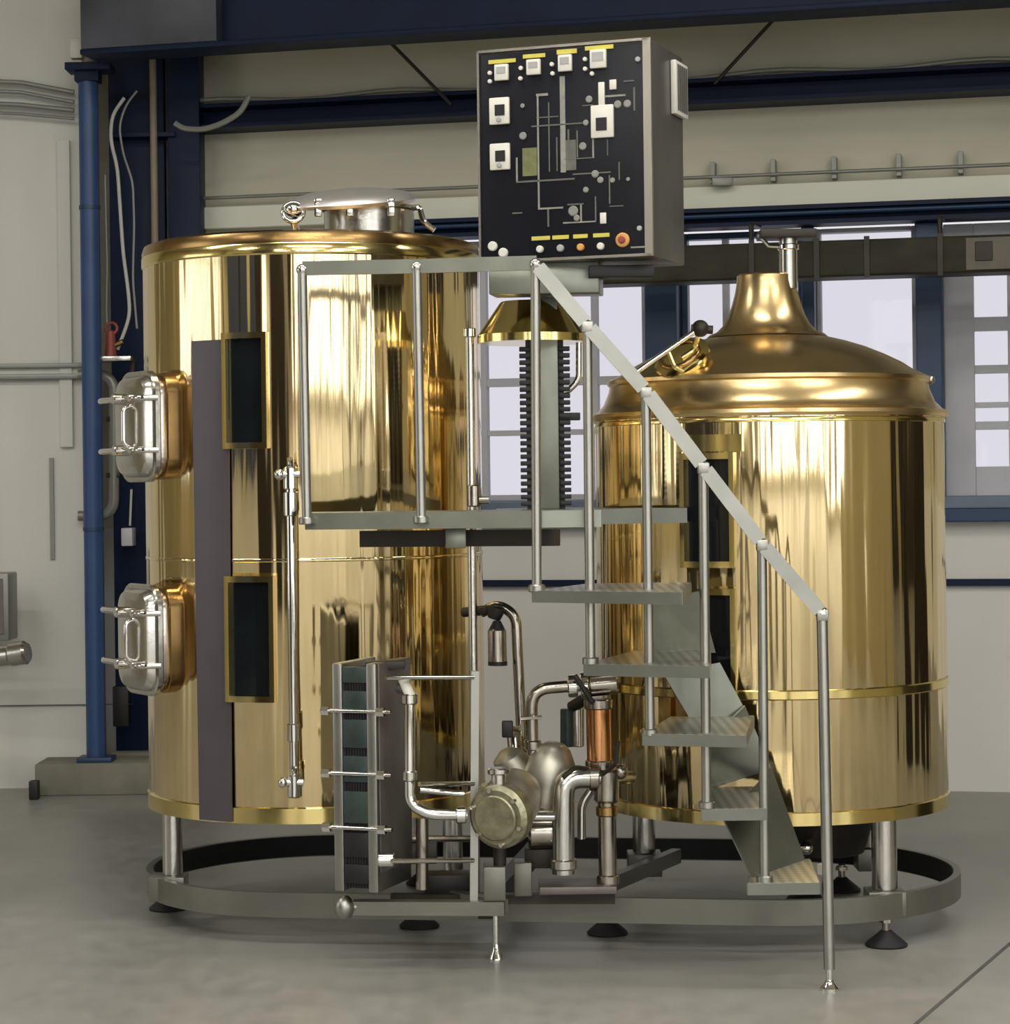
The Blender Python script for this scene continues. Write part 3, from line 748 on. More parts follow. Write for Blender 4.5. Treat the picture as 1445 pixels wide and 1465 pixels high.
prof = [(86 * S_, zk(482.5)), (82 * S_, zk(479)), (72 * S_, zk(475)), (62 * S_, zk(465)), (55 * S_, zk(452)), (50 * S_, zk(438)), (45 * S_, zk(420)), (42 * S_, zk(402)), (42 * S_, zk(395)), (38 * S_, zk(392)), (0, zk(392))]
m = MB(); m.lathe(prof, (KX, KY, 0), 96, cap=False); nk = m.build('neck', 'brass_dome', ket)
vx = at(1128, 400, KY - .04)
m = MB(); m.cyl((vx.x, KY - .045, zk(416)), (vx.x, KY - .045, zk(340)), .031, bevel=.003); vp = m.build('vent_pipe', 'stainless', ket)
m = MB(); m.box((at(1125, 337, KY - .04).x, KY - .04, zk(338)), (.095, .07, .014), .004); sub(m, 'vent_cap', 'dark_steel', vp)
m = MB(); m.cyl((vx.x, KY - .045, zk(360)), (vx.x, KY - .045, zk(352)), .037, bevel=.003); sub(m, 'collar', 'chrome', vp)
m = MB(); m.tube([at(1085, 336, KY - .05), at(1100, 352, KY - .05), (vx.x, KY - .05, zk(356))], .008, seg=8); sub(m, 'strut', 'stainless', vp)
# hatch on the dome
hn = V((-.42, -.55, .72)).normalized(); hm = hn.to_track_quat('Z', 'Y').to_matrix()
hp = at(978, 517, 7.51)
m = MB(); m.lathe([(.085, -.06), (.085, .0), (.095, .006), (.095, .02), (.07, .032), (0, .036)], hp, 40, hm, cap=False); ht = m.build('hatch', 'brass_trim', ket)
m = MB(); m.torus(hp + hn * .03, .065, .010, hm); sub(m, 'ring', 'brass_dark', ht)
m = MB(); m.tube([at(905, 536, 7.38), at(1000, 470, 7.42)], .009, seg=10); sub(m, 'lever', 'chrome', ht)
m = MB(); p = at(1002, 470, 7.42); m.ball(p, .028); m.cyl(p + V((-.03, 0, .0)), p + V((.04, 0, -.005)), .014); sub(m, 'knob', 'dark_steel', ht)
m = MB(); m.tube([at(1000, 474, 7.43), at(994, 500, 7.47), at(975, 512, 7.46)], .008, .02, seg=8); m.tube([at(955, 500, 7.42), at(965, 525, 7.43), at(978, 532, 7.43)], .008, .02, seg=8); sub(m, 'hinge_arm', 'brass_trim', ht)
m = MB(); p = at(1331, 543, KY - .06); m.cyl(p + V((-.06, 0, -.01)), p, .010); m.ball(p, .016); m.build('lifting_lug', 'stainless', ket)
# sight windows on the kettle
sight_window(KC, KR, 1014, 648, 812, .175, ket, .028); sight_window(KC, KR, 1028, 842, 1010, .12, ket, .028)
m = MB(); a, t_ = ang_at(1020, 640, KC, KR)
curved(m, KC, KR + .001, KR + .045, a - .17, a + .17, at(1020, 646, t_).z, at(1020, 622, t_).z, 6); m.build('window_hood', 'brass_trim', ket)
# sump below
m = MB(); sp = V((KX + .16, KY - .12, 0)); m.lathe([(.10, .23), (.13, .24), (.185, k_z0 + .012)], sp, 48); sm_ = m.build('sump', 'dark_steel', ket)
m = MB(); m.cyl((sp.x - .06, sp.y - .11, .29), (sp.x - .09, sp.y - .2, .285), .022, bevel=.004); m.ball((sp.x - .09, sp.y - .21, .285), .024); sub(m, 'drain_valve', 'chrome', sm_)
m = MB(); m.lathe([(0, k_z0 + .012), (KR - .05, k_z0 + .005)], (KX, KY, 0), 64, cap=False); m.build('underside', 'dark_steel', ket)
for dx, dy in ((xat(1265, 7.40, .3) - KX, 7.40 - KY), (.40, .40), (-.42, .34)):
    m = MB(); m.cyl((KX + dx, KY + dy, .172), (KX + dx, KY + dy, k_z0 + .012), .041, seg=28); m.build('leg', 'stainless', ket)

# ---- base frame (stadium ring)
bf = thing('base_frame', ((LX + KX) / 2, (LY + KY) / 2, 0), 'low grey steel ring frame on black feet carrying both brass vessels', 'frame')
RB = .615; dv = V((KX - LX, KY - LY, 0)); ax = dv.normalized(); nr = V((-ax.y, ax.x, 0))
def stad(r, n=40):
    out = []
    c1, c2 = V((KX, KY, 0)), V((LX, LY, 0))
    for i in range(n + 1):
        t = -PI / 2 + PI * i / n; out.append(c1 + ax * r * math.cos(t) + nr * r * math.sin(t))
    for i in range(n + 1):
        t = PI / 2 + PI * i / n; out.append(c2 + ax * (r - .03) * math.cos(t) + nr * r * math.sin(t))
    return out
o_, i_ = stad(RB + .012), stad(RB - .012)
m = MB(); bm = m.bm; zb0, zb1 = .088, .168
rows = [[bm.verts.new(V((p.x, p.y, z))) for p in l] for l, z in ((o_, zb0), (o_, zb1), (i_, zb1), (i_, zb0))]
n = len(o_)
for A, B in zip(rows, rows[1:] + rows[:1]):
    for i in range(n): bm.faces.new((A[i], A[(i + 1) % n], B[(i + 1) % n], B[i]))
m.build('ring', 'frame_steel', bf)
i2, i3 = stad(RB - .0125), stad(RB - .0155)
m = MB(); bm = m.bm
rows = [[bm.verts.new(V((p.x, p.y, z))) for p in l] for l, z in ((i2, zb0 + .004), (i2, zb1 - .002), (i3, zb1 - .002), (i3, zb0 + .004))]
for A, B in zip(rows, rows[1:] + rows[:1]):
    for i in range(n): bm.faces.new((A[i], A[(i + 1) % n], B[(i + 1) % n], B[i]))
m.build('inner_face', 'rubber', bf)  # black strip along the inside of the ring
def fpt(px, py, z): return onz(px, py, z)
m = MB(); m.bar([fpt(868, 1266, .15), fpt(968, 1224, .15)], .035, .05); m.build('cross_member', 'frame_steel', bf, smooth=False)
mid = (V((LX, LY, 0)) + V((KX, KY, 0))) / 2
m = MB(); m.bar([V((mid.x - .1, mid.y, .13)) - nr * RB, V((mid.x - .1, mid.y, .13)) + nr * RB], .05, .07); m.build('cross_member', 'dark_steel', bf, smooth=False)
# corner plates at the legs
for ag in (R(-62), R(62), R(142)):
    p = cylpt(TC, .555, ag, .1); m = MB(); m.box((p.x, p.y, .13), (.06, .06, .04), .004); m.build('leg_plate', 'frame_steel', bf)
for dx, dy in ((xat(1265, 7.40, .3) - KX, 7.40 - KY), (.40, .40), (-.42, .34)):
    m = MB(); m.box((KX + dx, KY + dy, .13), (.06, .06, .04), .004); m.build('leg_plate', 'frame_steel', bf)
FE = [fpt(241, 1301, 0), fpt(600, 1326, 0), fpt(869, 1336, 0), fpt(1268, 1353, 0), fpt(1152, 1288, 0)]
FE += [V((LX + .35, LY + .48, 0)), V((KX + .3, KY + .47, 0))]
for p in FE:
    m = MB(); m.lathe([(.066, 0), (.068, .006), (.058, .016), (.026, .042), (.018, .050), (0, .050)], (p.x, p.y, 0), 32); f_ = m.build('foot', 'rubber', bf)
    m = MB(); m.cyl((p.x, p.y, .038), (p.x, p.y, .095), .013, seg=16); m.cyl((p.x, p.y, .075), (p.x, p.y, .088), .022, seg=6); sub(m, 'spindle', 'pipe_steel', f_)

# ---- stair platform
st = thing('stair_platform', at(760, 1400, 6.8) * V((1, 1, 0)) if False else V((at(760, 700, 6.8).x, 6.8, 0)), 'grey steel service platform with railing and winding steps down to the right', 'stair platform')
zd = 1.403
plan = [(437, 6.93), (775, 6.80), (792, 7.10), (983, 7.19), (983, 7.25), (880, 7.48), (846, 7.75), (712, 7.75), (708, 7.37), (600, 7.37), (437, 7.37)]
pts = [pz(px, Y, zd) for px, Y in plan]
m = MB(); m.prism(pts, V((0, 0, -.046))); m.build('deck', 'deck_steel', st, smooth=False)
m = MB(); a, b = pz(437, 6.925, zd), pz(983, 6.80, zd)
a = pz(437, 6.92, 1.38); b = pz(775, 6.79, 1.38); m.bar([a, b], .012, .05); m.bar([pz(775, 6.80, 1.38), pz(860, 6.80, 1.38)], .012, .05); m.build('edge_strip', 'rail_flat', st, smooth=False)
m = MB(); m.bar([at(517, 771, 7.2), at(800, 769, 7.12)], .06, .05); m.build('beam', 'dark_steel', st, smooth=False)
m = MB(); p = at(652, 770, 7.06); m.box(p, (.032, .03, .03), .003); m.build('bracket', 'rail_flat', st)
# deck railing posts
PR = .0145
def post(p_top, p_bot, name='post', foot=True, r=PR):
    m = MB(); m.cyl(p_bot, p_top, r, seg=18); o = m.build(name, 'rail_steel', st)
    m = MB(); m.ball(p_top, r * 1.25, 14); sub(m, 'post_cap', 'chrome', o)
    if foot:
        m = MB(); m.cyl(p_bot - V((0, 0, .002)), p_bot + V((0, 0, .02)), r * 1.7, bevel=.003); sub(m, 'post_foot', 'rail_steel', o)
    return o
dposts = [((435, 386), (439, 742), 6.90), ((593, 382), (603, 742), 6.845)]
for (tx_, ty_), (bx_, by_), Y in dposts:
    x_ = at(bx_, by_, Y).x
    post(V((x_ - .005, Y, at(tx_, ty_, Y).z)), V((x_, Y, zd - .03)))
# stair treads: (post px, tread level, plan corners)
TR = [(1.173, [(762, 6.74), (975, 6.52), (988, 7.16), (842, 7.16)]),
      (.957, [(836, 6.74), (1015, 6.60), (1016, 7.22), (905, 7.22)]),
      (.751, [(920, 6.74), (1066, 6.66), (1078, 7.22), (960, 7.22)]),
      (.530, [(1004, 6.73), (1096, 6.73), (1088, 7.21), (1014, 7.21)]),
      (.3135, [(1070, 6.72), (1172, 6.72), (1158, 7.14), (1077, 7.14)])]
for z, pl_ in TR:
    m = MB(); m.prism([pz(px, Y, z) for px, Y in pl_], V((0, 0, -.006))); t_ = m.build('tread', 'tread', st, smooth=False)
    # folded front and side edges
    m = MB(); P_ = [pz(px, Y, z) for px, Y in pl_]
    for i in range(4):
        a, b = P_[i], P_[(i + 1) % 4]; m.bar([a + V((0, 0, -.018)), b + V((0, 0, -.018))], .006, .034)
    sub(m, 'tread_edge', 'deck_steel', t_, smooth=False)
def sheet(q, th=.006):
    """subdivided four-corner sheet with thickness"""
    m = MB(); n = 6; bm = m.bm; g = {}
    nm = (q[1] - q[0]).cross(q[3] - q[0]).normalized() * th
    for k_ in (0, 1):
        for i in range(n + 1):
            for j in range(n + 1):
                u, v = i / n, j / n
                g[i, j, k_] = bm.verts.new(q[0] * (1 - u) * (1 - v) + q[1] * u * (1 - v) + q[2] * u * v + q[3] * (1 - u) * v + nm * k_)
    for i in range(n):
        for j in range(n):
            bm.faces.new((g[i, j, 0], g[i + 1, j, 0], g[i + 1, j + 1, 0], g[i, j + 1, 0])); bm.faces.new((g[i, j + 1, 1], g[i + 1, j + 1, 1], g[i + 1, j, 1], g[i, j, 1]))
    for i in range(n):
        for a, b in (((i, 0), (i + 1, 0)), ((i + 1, n), (i, n)), ((n, i), (n, i + 1)), ((0, i + 1), (0, i))):
            bm.faces.new((g[(*b, 0)], g[(*a, 0)], g[(*a, 1)], g[(*b, 1)]))
    return m
RS = [((1036, 1172, 6.92), (1104, 1098, 7.20), (1154, 1236, 7.12), (1079, 1262, 6.80)),
      ((1014, 1062, 7.10), (1066, 1010, 7.20), (1104, 1100, 7.21), (1014, 1130, 7.20)),
      ((948, 962, 7.16), (1030, 948, 7.21), (1074, 1030, 7.21), (988, 1030, 7.18)),
      ((926, 862, 7.14), (1000, 846, 7.16), (1024, 934, 7.21), (926, 934, 7.18))]
for q in RS:
    sheet([at(*c) for c in q]).build('riser', 'rail_flat', st)
# stair posts and sloping rail
SP = [((766, 378), (768, 846), 6.755), ((840, 466), (845, 950), 6.755), ((924, 560), (930, 1052), 6.755), ((1006, 668), (1011, 1156), 6.75), ((1090, 778), (1094, 1262), 6.745)]
tops = []
for (tx_, ty_), (bx_, by_), Y in SP:
    pt, pb = at(tx_, ty_, Y), at(bx_, by_, Y); pb.x = pb.x; tops.append(pt)
    post(pt, pb, 'post')
fl = onz(1187, 1416, 0)
pt = at(1176, 878, fl.y + .02); tops.append(pt)
pl_ = post(pt, V((fl.x, fl.y, .06)), 'post', False, .0165)
m = MB(); m.cyl((fl.x, fl.y, 0), (fl.x, fl.y, .075), .010); m.lathe([(.028, 0), (.028, .006), (.014, .022), (.011, .03)], (fl.x, fl.y, 0), 24); sub(m, 'post_foot', 'chrome', pl_)
m = MB(); q = at(1172, 1243, 6.74); m.bar([q, V((fl.x, fl.y, q.z))], .02, .03); m.build('bracket', 'chrome', st)
up_ = V((0, 0, 1))
rl = [dposts[0], dposts[1]]
ra = at(433, 384, 6.90); rb = at(593, 381, 6.845); rc = at(768, 376, 6.775)
m = MB(); m.bar([ra, rb, rc], .012, .042); m.build('handrail', 'rail_flat', st, smooth=False)
for a, b in zip(tops, tops[1:]):
    d = (b - a).normalized(); off = V((0, -.012, .0))
    m = MB(); m.bar([a + d * .012 + off, b - d * .012 + off], .011, .042); o = m.build('handrail', 'rail_bar', st, smooth=False)
for p in tops[1:]:
    m = MB(); m.box(p + V((0, -.004, -.004)), (.017, .014, .017), .004); m.build('rail_joint', 'rail_steel', st)

# ---- control cabinet on its mast
CPH = R(20); c1 = V((math.cos(CPH), -math.sin(CPH), 0)); c2 = V((math.sin(CPH), math.cos(CPH), 0)); c3 = V((0, 0, 1))
Yc = 6.95
fr_b = at(934, 366, Yc); fr_t = at(933, 54, Yc); HCB = fr_t.z - fr_b.z
WCB = 0.555; DCB = .36
oc = fr_b - c1 * WCB                     # lower left front corner
cab = thing('control_cabinet', V((fr_b.x - .2, 7.2, zd)), 'square black-fronted control cabinet on a ribbed mast above the platform', 'control cabinet')
def cpt(u, v, d=0.0):
    """u right 0..1, v down 0..1 on the front, d out of the front"""
    return oc + c1 * (WCB * u) + c3 * (HCB * (1 - v)) - c2 * d
m = MB(); m.obox(oc, c1 * WCB, c2 * DCB, c3 * HCB, .006); cbdy = m.build('housing', 'cabinet_side', cab)
m = MB(); m.obox(cpt(.012, .985, .008), c1 * WCB * .972, c2 * .009, c3 * HCB * .962, .002); pan = m.build('front_panel', 'cabinet_black', cab)
m = MB()
m.obox(cpt(0, 1, .012), c1 * .007, c2 * .013, c3 * HCB); m.obox(cpt(.962, 1, .012), c1 * WCB * .045, c2 * .013, c3 * HCB); m.obox(cpt(.0, 1, .012), c1 * WCB, c2 * .013, c3 * .008); m.obox(cpt(0, .012, .012), c1 * WCB, c2 * .013, c3 * .008)
m.build('panel_frame', 'cabinet_frame', cab, smooth=False)
# side louvre
so_ = oc + c1 * (WCB + .001)
m = MB(); lo = so_ + c2 * (DCB * .60) + c3 * (HCB * .70); m.obox(lo, c1 * .018, c2 * DCB * .38, c3 * HCB * .255, .003); lv = m.build('vent_louvre', 'white_plastic', cab)
m = MB()
for i in range(5): m.obox(lo + c1 * .018 + c2 * (DCB * (.04 + .065 * i)) + c3 * .012, c1 * .004, c2 * DCB * .022, c3 * (HCB * .255 - .024))
sub(m, 'louvre_slats', 'cabinet_side', lv, smooth=False)
# instruments: pixel boxes on a 1425-wide enlargement of the panel
def pbox(x0, x1, y0, y1, d0, d1, bev=0, mb=None):
    U = lambda x: (x - 80) / 1010; Vv = lambda y: (y - 120) / 1210
    mb = mb or MB(); o = cpt(U(x0), Vv(y1), d1)
    mb.obox(o, c1 * WCB * (U(x1) - U(x0)), c2 * (d1 - d0), c3 * HCB * (Vv(y1) - Vv(y0)), bev); return mb
def pcyl(x, y, r, d0, d1):
    U = (x - 80) / 1010; Vv = (y - 120) / 1210
    mb = MB(); mb.cyl(cpt(U, Vv, d0), cpt(U, Vv, d1), r, seg=20, bevel=min(r * .25, .003)); return mb
for x0, x1, y0, y1 in ((150, 312, 178, 200), (355, 487, 162, 184), (555, 672, 150, 176), (720, 884, 143, 166)):
    pbox(x0, x1, y0, y1, .008, .011).build('label_strip', 'yellow', cab, smooth=False)
for x0, x1, y0, y1 in ((190, 272, 208, 300), (380, 462, 194, 282), (566, 646, 182, 276), (752, 846, 168, 272)):
    g_ = pbox(x0, x1, y0, y1, .008, .022, .003).build('meter', 'white_plastic', cab)
    sub(pbox(x0 + 14, x1 - 14, y0 + 16, y1 - 40, .022, .024), 'display', 'dial_grey', g_, smooth=False)
for x, y in ((160, 252), (160, 300), (342, 296), (345, 238), (528, 230), (532, 282), (722, 216), (722, 270), (762, 300)):
    pcyl(x, y, .0065, .008, .020).build('knob', 'white_plastic', cab)
for x0, x1, y0, y1 in ((155, 275, 395, 548), (155, 275, 655, 806)):
    g_ = pbox(x0, x1, y0, y1, .008, .02, .004).build('controller', 'white_plastic', cab)
    sub(pbox(x0 + 36, x1 - 26, y0 + 42, y0 + 104, .02, .022), 'display', 'black', g_, smooth=False)
    sub(pcyl((x0 + x1) / 2, y1 - 26, .008, .02, .026), 'dial', 'dial_grey', g_)
g_ = pbox(752, 884, 478, 662, .008, .02, .004).build('kettle_symbol', 'white_plastic', cab)
sub(pbox(784, 846, 550, 622, .02, .022), 'display', 'black', g_, smooth=False)
sub(pbox(796, 832, 350, 480, .008, .016, .002), 'symbol_neck', 'white_plastic', g_)
for x0, x1, y0, y1 in ((860, 900, 340, 396), (796, 832, 1078, 1140)):
    pbox(x0, x1, y0, y1, .008, .014, .002).build('switch', 'white_plastic', cab)
# mimic diagram: each traced pipe line
LN = [(434, 444, 400, 1040), (400, 700, 566, 574), (500, 507, 440, 830), (306, 316, 740, 884), (306, 650, 874, 884), (430, 560, 520, 526), (570, 600, 300, 840), (612, 622, 600, 760), (664, 672, 610, 760), (440, 580, 1032, 1042), (488, 498, 1042, 1140), (766, 774, 985, 1120), (580, 770, 1120, 1128), (848, 856, 870, 1030), (640, 860, 850, 858), (820, 950, 425, 436), (940, 1000, 350, 358), (995, 1005, 390, 520), (430, 500, 388, 402), (545, 552, 640, 830), (590, 760, 764, 770), (755, 765, 660, 770), (840, 846, 670, 760), (280, 340, 1050, 1058), (970, 1050, 1275, 1284), (700, 760, 470, 476), (606, 700, 1018, 1026), (680, 690, 1020, 1120), (905, 912, 800, 900), (850, 930, 1042, 1048)]
for i, l in enumerate(LN):
    pbox(*l, .008, .0105).build('diagram_line', 'line_light' if i % 3 == 0 else 'line_grey', cab, smooth=False)
for (x, y, r_) in ((350, 620, .012), (720, 570, .009), (700, 700, .012), (770, 860, .012), (800, 895, .010), (870, 900, .008), (715, 945, .009), (740, 440, .011), (640, 1060, .016), (660, 1100, .010), (905, 480, .012), (960, 480, .012), (350, 450, .007), (960, 900, .006)):
    pcyl(x, y, r_, .008, .014).build('diagram_valve', 'line_light', cab)
pbox(345, 430, 690, 848, .008, .010).build('diagram_tank', 'olive', cab, smooth=False)
pbox(590, 660, 660, 830, .008, .010).build('diagram_tank', 'line_grey', cab, smooth=False)
for x0, x1 in ((394, 502), (516, 612), (638, 722), (754, 848)):
    pbox(x0, x1, 1192, 1214, .008, .011).build('label_strip', 'yellow', cab, smooth=False)
for x, c_ in ((446, 'white_plastic'), (566, 'dial_grey'), (684, 'orange'), (800, 'white_plastic')):
    pcyl(x, 1266, .011, .008, .024).build('push_button', c_, cab)
g_ = pcyl(925, 1236, .022, .008, .018).build('main_switch', 'orange', cab); sub(pcyl(925, 1236, .011, .018, .03), 'switch_knob', 'red', g_)
for x, y in ((1024, 238), (1022, 1176)): pcyl(x, y, .008, .008, .016).build('lock', 'dial_grey', cab)
for x, y in ((165, 1236), (228, 1276)): pcyl(x, y, .015, .008, .022).build('signal_lamp', 'white_plastic', cab)
# bracket below, mast, hood
mb_ = thing
m = MB(); p0 = at(700, 428, 7.30); p1 = at(856, 372, 7.12)
m.obox(V((p0.x, 7.12, p0.z)), V((p1.x - p0.x, -.02, 0)), V((.02, .14, 0)), V((0, 0, fr_b.z - p0.z)), .004); m.build('bracket', 'rail_flat', cab)
Ym = 7.33; xm = at(780, 600, Ym).x; zh0, zh1 = at(752, 491, 7.4).z, at(752, 432, 7.4).z
m = MB(); m.box((xm, Ym, (zd + fr_b.z) / 2), (.042, .03, (fr_b.z - zd) / 2), .004); ms = m.build('mast', 'rail_flat', cab)
m = MB()
for i in range(24):
    zz = zd + .01 + i * (zh0 - zd - .02) / 24
    for sx in (-1, 1): m.box((xm + sx * .062, Ym, zz + .008), (.018, .02, .007), .002)
for sx in (-1, 1): m.box((xm + sx * .050, Ym + .005, (zd + zh0) / 2), (.010, .012, (zh0 - zd) / 2))
sub(m, 'cable_chain', 'black', ms)
xh = at(762, 470, 7.4).x
m = MB(); m.lathe([(.10, zh1), (.105, zh1 - .004), (.173, zh0 + .03), (.178, zh0 + .025), (.178, zh0), (.170, zh0)], (xh, 7.40, 0), 64); m.build('hood', 'brass_trim', cab)
m = MB(); m.tube([at(828, 490, 7.34), at(828, 545, 7.34), at(812, 560, 7.34), at(803, 562, 7.34)], .010, .03, seg=10); m.build('drain_tube', 'stainless', cab)
m = MB(); p = at(812, 596, 7.34); m.box(p, (.04, .02, .012), .003); m.build('catch', 'black', cab)
m = MB(); p = at(900, 385, 7.0); m.box(p + V((-.02, .1, .0)), (.1, .05, .018), .003); m.build('cable_gland', 'black', cab)

# ================================================================== HEAT EXCHANGER, PUMPS, PIPES
HPH = R(20); h1 = V((math.cos(HPH), -math.sin(HPH), 0)); h2 = V((math.sin(HPH), math.cos(HPH), 0))
Yh = 7.02; HB = at(541, 1278, Yh); HT = at(541, 950, Yh); HH = HT.z - HB.z
kx = 1 / (F / Yh)                          # metres per pixel here
hx = thing('heat_exchanger', V((HB.x, Yh, 0)), 'upright plate heat exchanger with dark teal plate pack in front of the tall vessel', 'heat exchanger')
w1, w2, w3 = 14 * kx / math.cos(HPH), 36 * kx / math.cos(HPH), 14 * kx / math.cos(HPH); dep = .27
o = HB - h1 * (w1 + w2 + w3)
m = MB(); m.obox(o, h1 * w1, h2 * dep, c3 * HH, .004); m.build('pressure_plate', 'rail_steel', hx)
m = MB()
npl = 9
for i in range(npl):
    m.obox(o + h1 * (w1 + w2 * i / npl) + h2 * .012 + c3 * .01, h1 * (w2 / npl * .8), h2 * (dep - .03), c3 * (HH - .03))
m.build('plate_pack', 'black', hx, smooth=False)
for f0, f1 in ((.015, .085), (.12, .21), (.245, .37), (.405, .52), (.56, .70), (.74, .85), (.88, .965)):
    m = MB(); m.obox(o + h1 * w1 + h2 * .002 + c3 * HH * (1 - f1), h1 * w2, h2 * .02, c3 * HH * (f1 - f0), .003); m.build('gasket_block', 'teal' if f0 < .7 else 'black', hx)
of = HB - h1 * w3
m = MB(); m.obox(of, h1 * w3, h2 * dep, c3 * HH, .004); m.build('frame_plate', 'rail_steel', hx)
m = MB(); m.obox(of + h1 * (w3 + .001) + h2 * .012 + c3 * .06, h1 * .006, h2 * (dep - .02), c3 * (HH - .06), .002); m.build('cover_plate', 'plate_grey', hx)
for py in (1018, 1108, 1186):
    z = at(541, py, Yh).z; a = V((o.x, o.y, z)) - h1 * .03 - h2 * .004; b = V((of.x, of.y, z)) + h1 * (w3 + .05) - h2 * .004
    m = MB(); m.cyl(a, b, .0065, seg=12); tb = m.build('tie_bolt', 'chrome', hx)
    m = MB(); m.cyl(a - h1 * .004, a + h1 * .022, .015, seg=6); sub(m, 'nut', 'chrome', tb); m = MB(); m.cyl(b - h1 * .045, b - h1 * .02, .015, seg=6); sub(m, 'nut', 'chrome', tb)
m = MB(); m.box(at(552, 951, Yh + .1), (.06, .03, .012), .003); m.build('guide_bar', 'dark_steel', hx)
# skid rail with its feet
sk = thing('pump_skid', V((at(610, 1300, 7.12).x, 7.12, 0)), 'small grey skid frame in front of the base ring carrying pumps and heat exchanger', 'skid')
zr = at(610, 1300, 7.10).z
m = MB(); a, b = V((xat(505, 7.14, zr), 7.14, zr)), V((xat(722, 7.10, zr), 7.10, zr)); m.bar([a, b], .05, .042); m.build('beam', 'frame_steel', sk, smooth=False)
m = MB(); m.bar([V((xat(620, 7.3, zr), 7.38, zr + .0)), V((xat(720, 7.12, zr), 7.12, zr))], .04, .04); m.build('beam', 'frame_steel', sk, smooth=False)
m = MB(); m.bar([V((xat(560, 7.3, zr), 7.28, zr)), V((xat(880, 7.24, zr), 7.24, zr))], .04, .03); m.build('beam', 'dark_steel', sk, smooth=False)
m = MB(); p = at(493, 1298, 7.12); m.ball(p, .032, sz=1.2); m.cyl(p, V((p.x + .06, p.y + .02, p.z)), .018); m.build('corner_node', 'rail_steel', sk)
fp = onz(710, 1373, 0)
m = MB(); m.cyl((fp.x, fp.y, .02), (fp.x, fp.y, zr), .009); ft = m.build('leg', 'chrome', sk)
m = MB(); m.lathe([(.024, 0), (.024, .006), (.012, .03), (.010, .05)], (fp.x, fp.y, 0), 24); sub(m, 'foot', 'chrome', ft)
m = MB(); m.bar([at(678, 1300, 7.12), at(680, 960, 7.12)], .024, .024, V((0, 1, 0))); m.build('post', 'rail_steel', sk)
for y0_, x0_ in ((970, 552), (1122, 600), (1232, 560)):
    m = MB(); m.tube([at(x0_, y0_, 6.94), at(677, y0_ - 1, 7.10)], .0075, seg=10); m.build('tie_rod', 'chrome', sk)
m = MB(); p = at(550, 1230, 6.97); m.cyl(p + V((-.02, 0, 0)), p + V((.03, 0, 0)), .022, bevel=.004); m.build('clamp', 'chrome', sk)
m = MB(); m.box(at(826, 1268, 7.22), (.12, .08, .012), .003); m.build('base_plate', 'plate_grey', sk)
m = MB(); m.box(at(640, 1262, 7.34), (.07, .05, .03), .004); m.build('tray', 'black', sk)

# front pump
pu = thing('pump', at(712, 1240, 7.1), 'round-faced steel pump with olive cover, nearest the heat exchanger', 'pump', )
m = MB(); q_ = at(702, 1258, 7.10); hb_ = (at(702, 1240, 7.1).z - zr - .0215) / 2; m.box((q_.x + .012, 7.14, zr + .0215 + hb_), (.034, .05, hb_), .004); m.build('pump_base', 'frame_steel', pu)
p = at(714, 1168, 6.985); dr = V((.45, .89, .08)).normalized()
m = MB(); m.cyl(p - dr * .02, p + dr * .05, .098, bevel=.014, seg=40); m.build('pump_head', 'pump_olive', pu)
m = MB(); m.cyl(p - dr * .032, p - dr * .018, .07, bevel=.004, seg=32); m.build('cover', 'pump_olive', pu)
for i in range(6):
    t = i * PI / 3; e1 = dr.orthogonal().normalized(); e2 = dr.cross(e1); q = p + (e1 * math.cos(t) + e2 * math.sin(t)) * .084
    m = MB(); m.cyl(q - dr * .03, q - dr * .015, .007, seg=6); m.build('bolt', 'chrome', pu)
m = MB(); q = p + dr * .05; m.lathe([(.07, 0), (.085, .03), (.09, .10), (.08, .15), (.05, .17), (0, .175)], q, 40, V((.2, .93, .3)).to_track_quat('Z', 'Y').to_matrix()); m.build('motor', 'motor_steel', pu)
m = MB(); m.cyl(p + V((0, .02, .07)), p + V((.0, .02, .14)), .022); m.cyl(p + V((0, .02, .125)), p + V((0, .02, .145)), .034, bevel=.004); m.build('outlet', 'stainless', pu)
m = MB(); m.cyl((p.x, 7.13, zr + .02 + 2 * hb_), (p.x, 7.13, p.z - .06), .02); m.build('support', 'dark_steel', pu)
# rear pump
pu2 = thing('pump', at(780, 1200, 7.3), 'pump with bell-shaped grey steel motor shroud, right of the olive pump', 'pump')
m = MB(); q_ = at(748, 1258, 7.22); m.box((q_.x, 7.24, zr + .0165 + hb_), (.028, .045, hb_), .004); m.build('pump_base', 'frame_steel', pu2)
p = at(784, 1118, 7.3)
m = MB(); m.lathe([(.0, -.09), (.06, -.088), (.078, -.07), (.082, 0), (.074, .07), (.05, .11), (.03, .125), (0, .128)], p, 40, V((.22, -.1, 1)).normalized().to_track_quat('Z', 'Y').to_matrix()); m.build('motor', 'motor_steel', pu2)
m = MB(); m.lathe([(.0, -.07), (.05, -.068), (.062, -.05), (.066, 0), (.05, .06), (.02, .08), (0, .082)], at(738, 1104, 7.36), 40, V((-.4, -.2, .8)).normalized().to_track_quat('Z', 'Y').to_matrix()); m.build('fan_cowl', 'motor_steel', pu2)
m = MB(); m.cyl(at(756, 1190, 7.26), at(800, 1190, 7.26), .055, bevel=.008); m.build('pump_head', 'pipe_steel', pu2)
m = MB(); m.box(at(778, 1226, 7.28), (.06, .04, .03), .004); m.build('support', 'dark_steel', pu2)

# pipes -------------------------------------------------------------
def ferrule(p, d, r, name, root, mtl='chrome', w=.016):
    d = V(d).normalized(); m = MB(); m.cyl(V(p) - d * w, V(p) + d * w, r, seg=24, bevel=.004); return m.build(name, mtl, root)

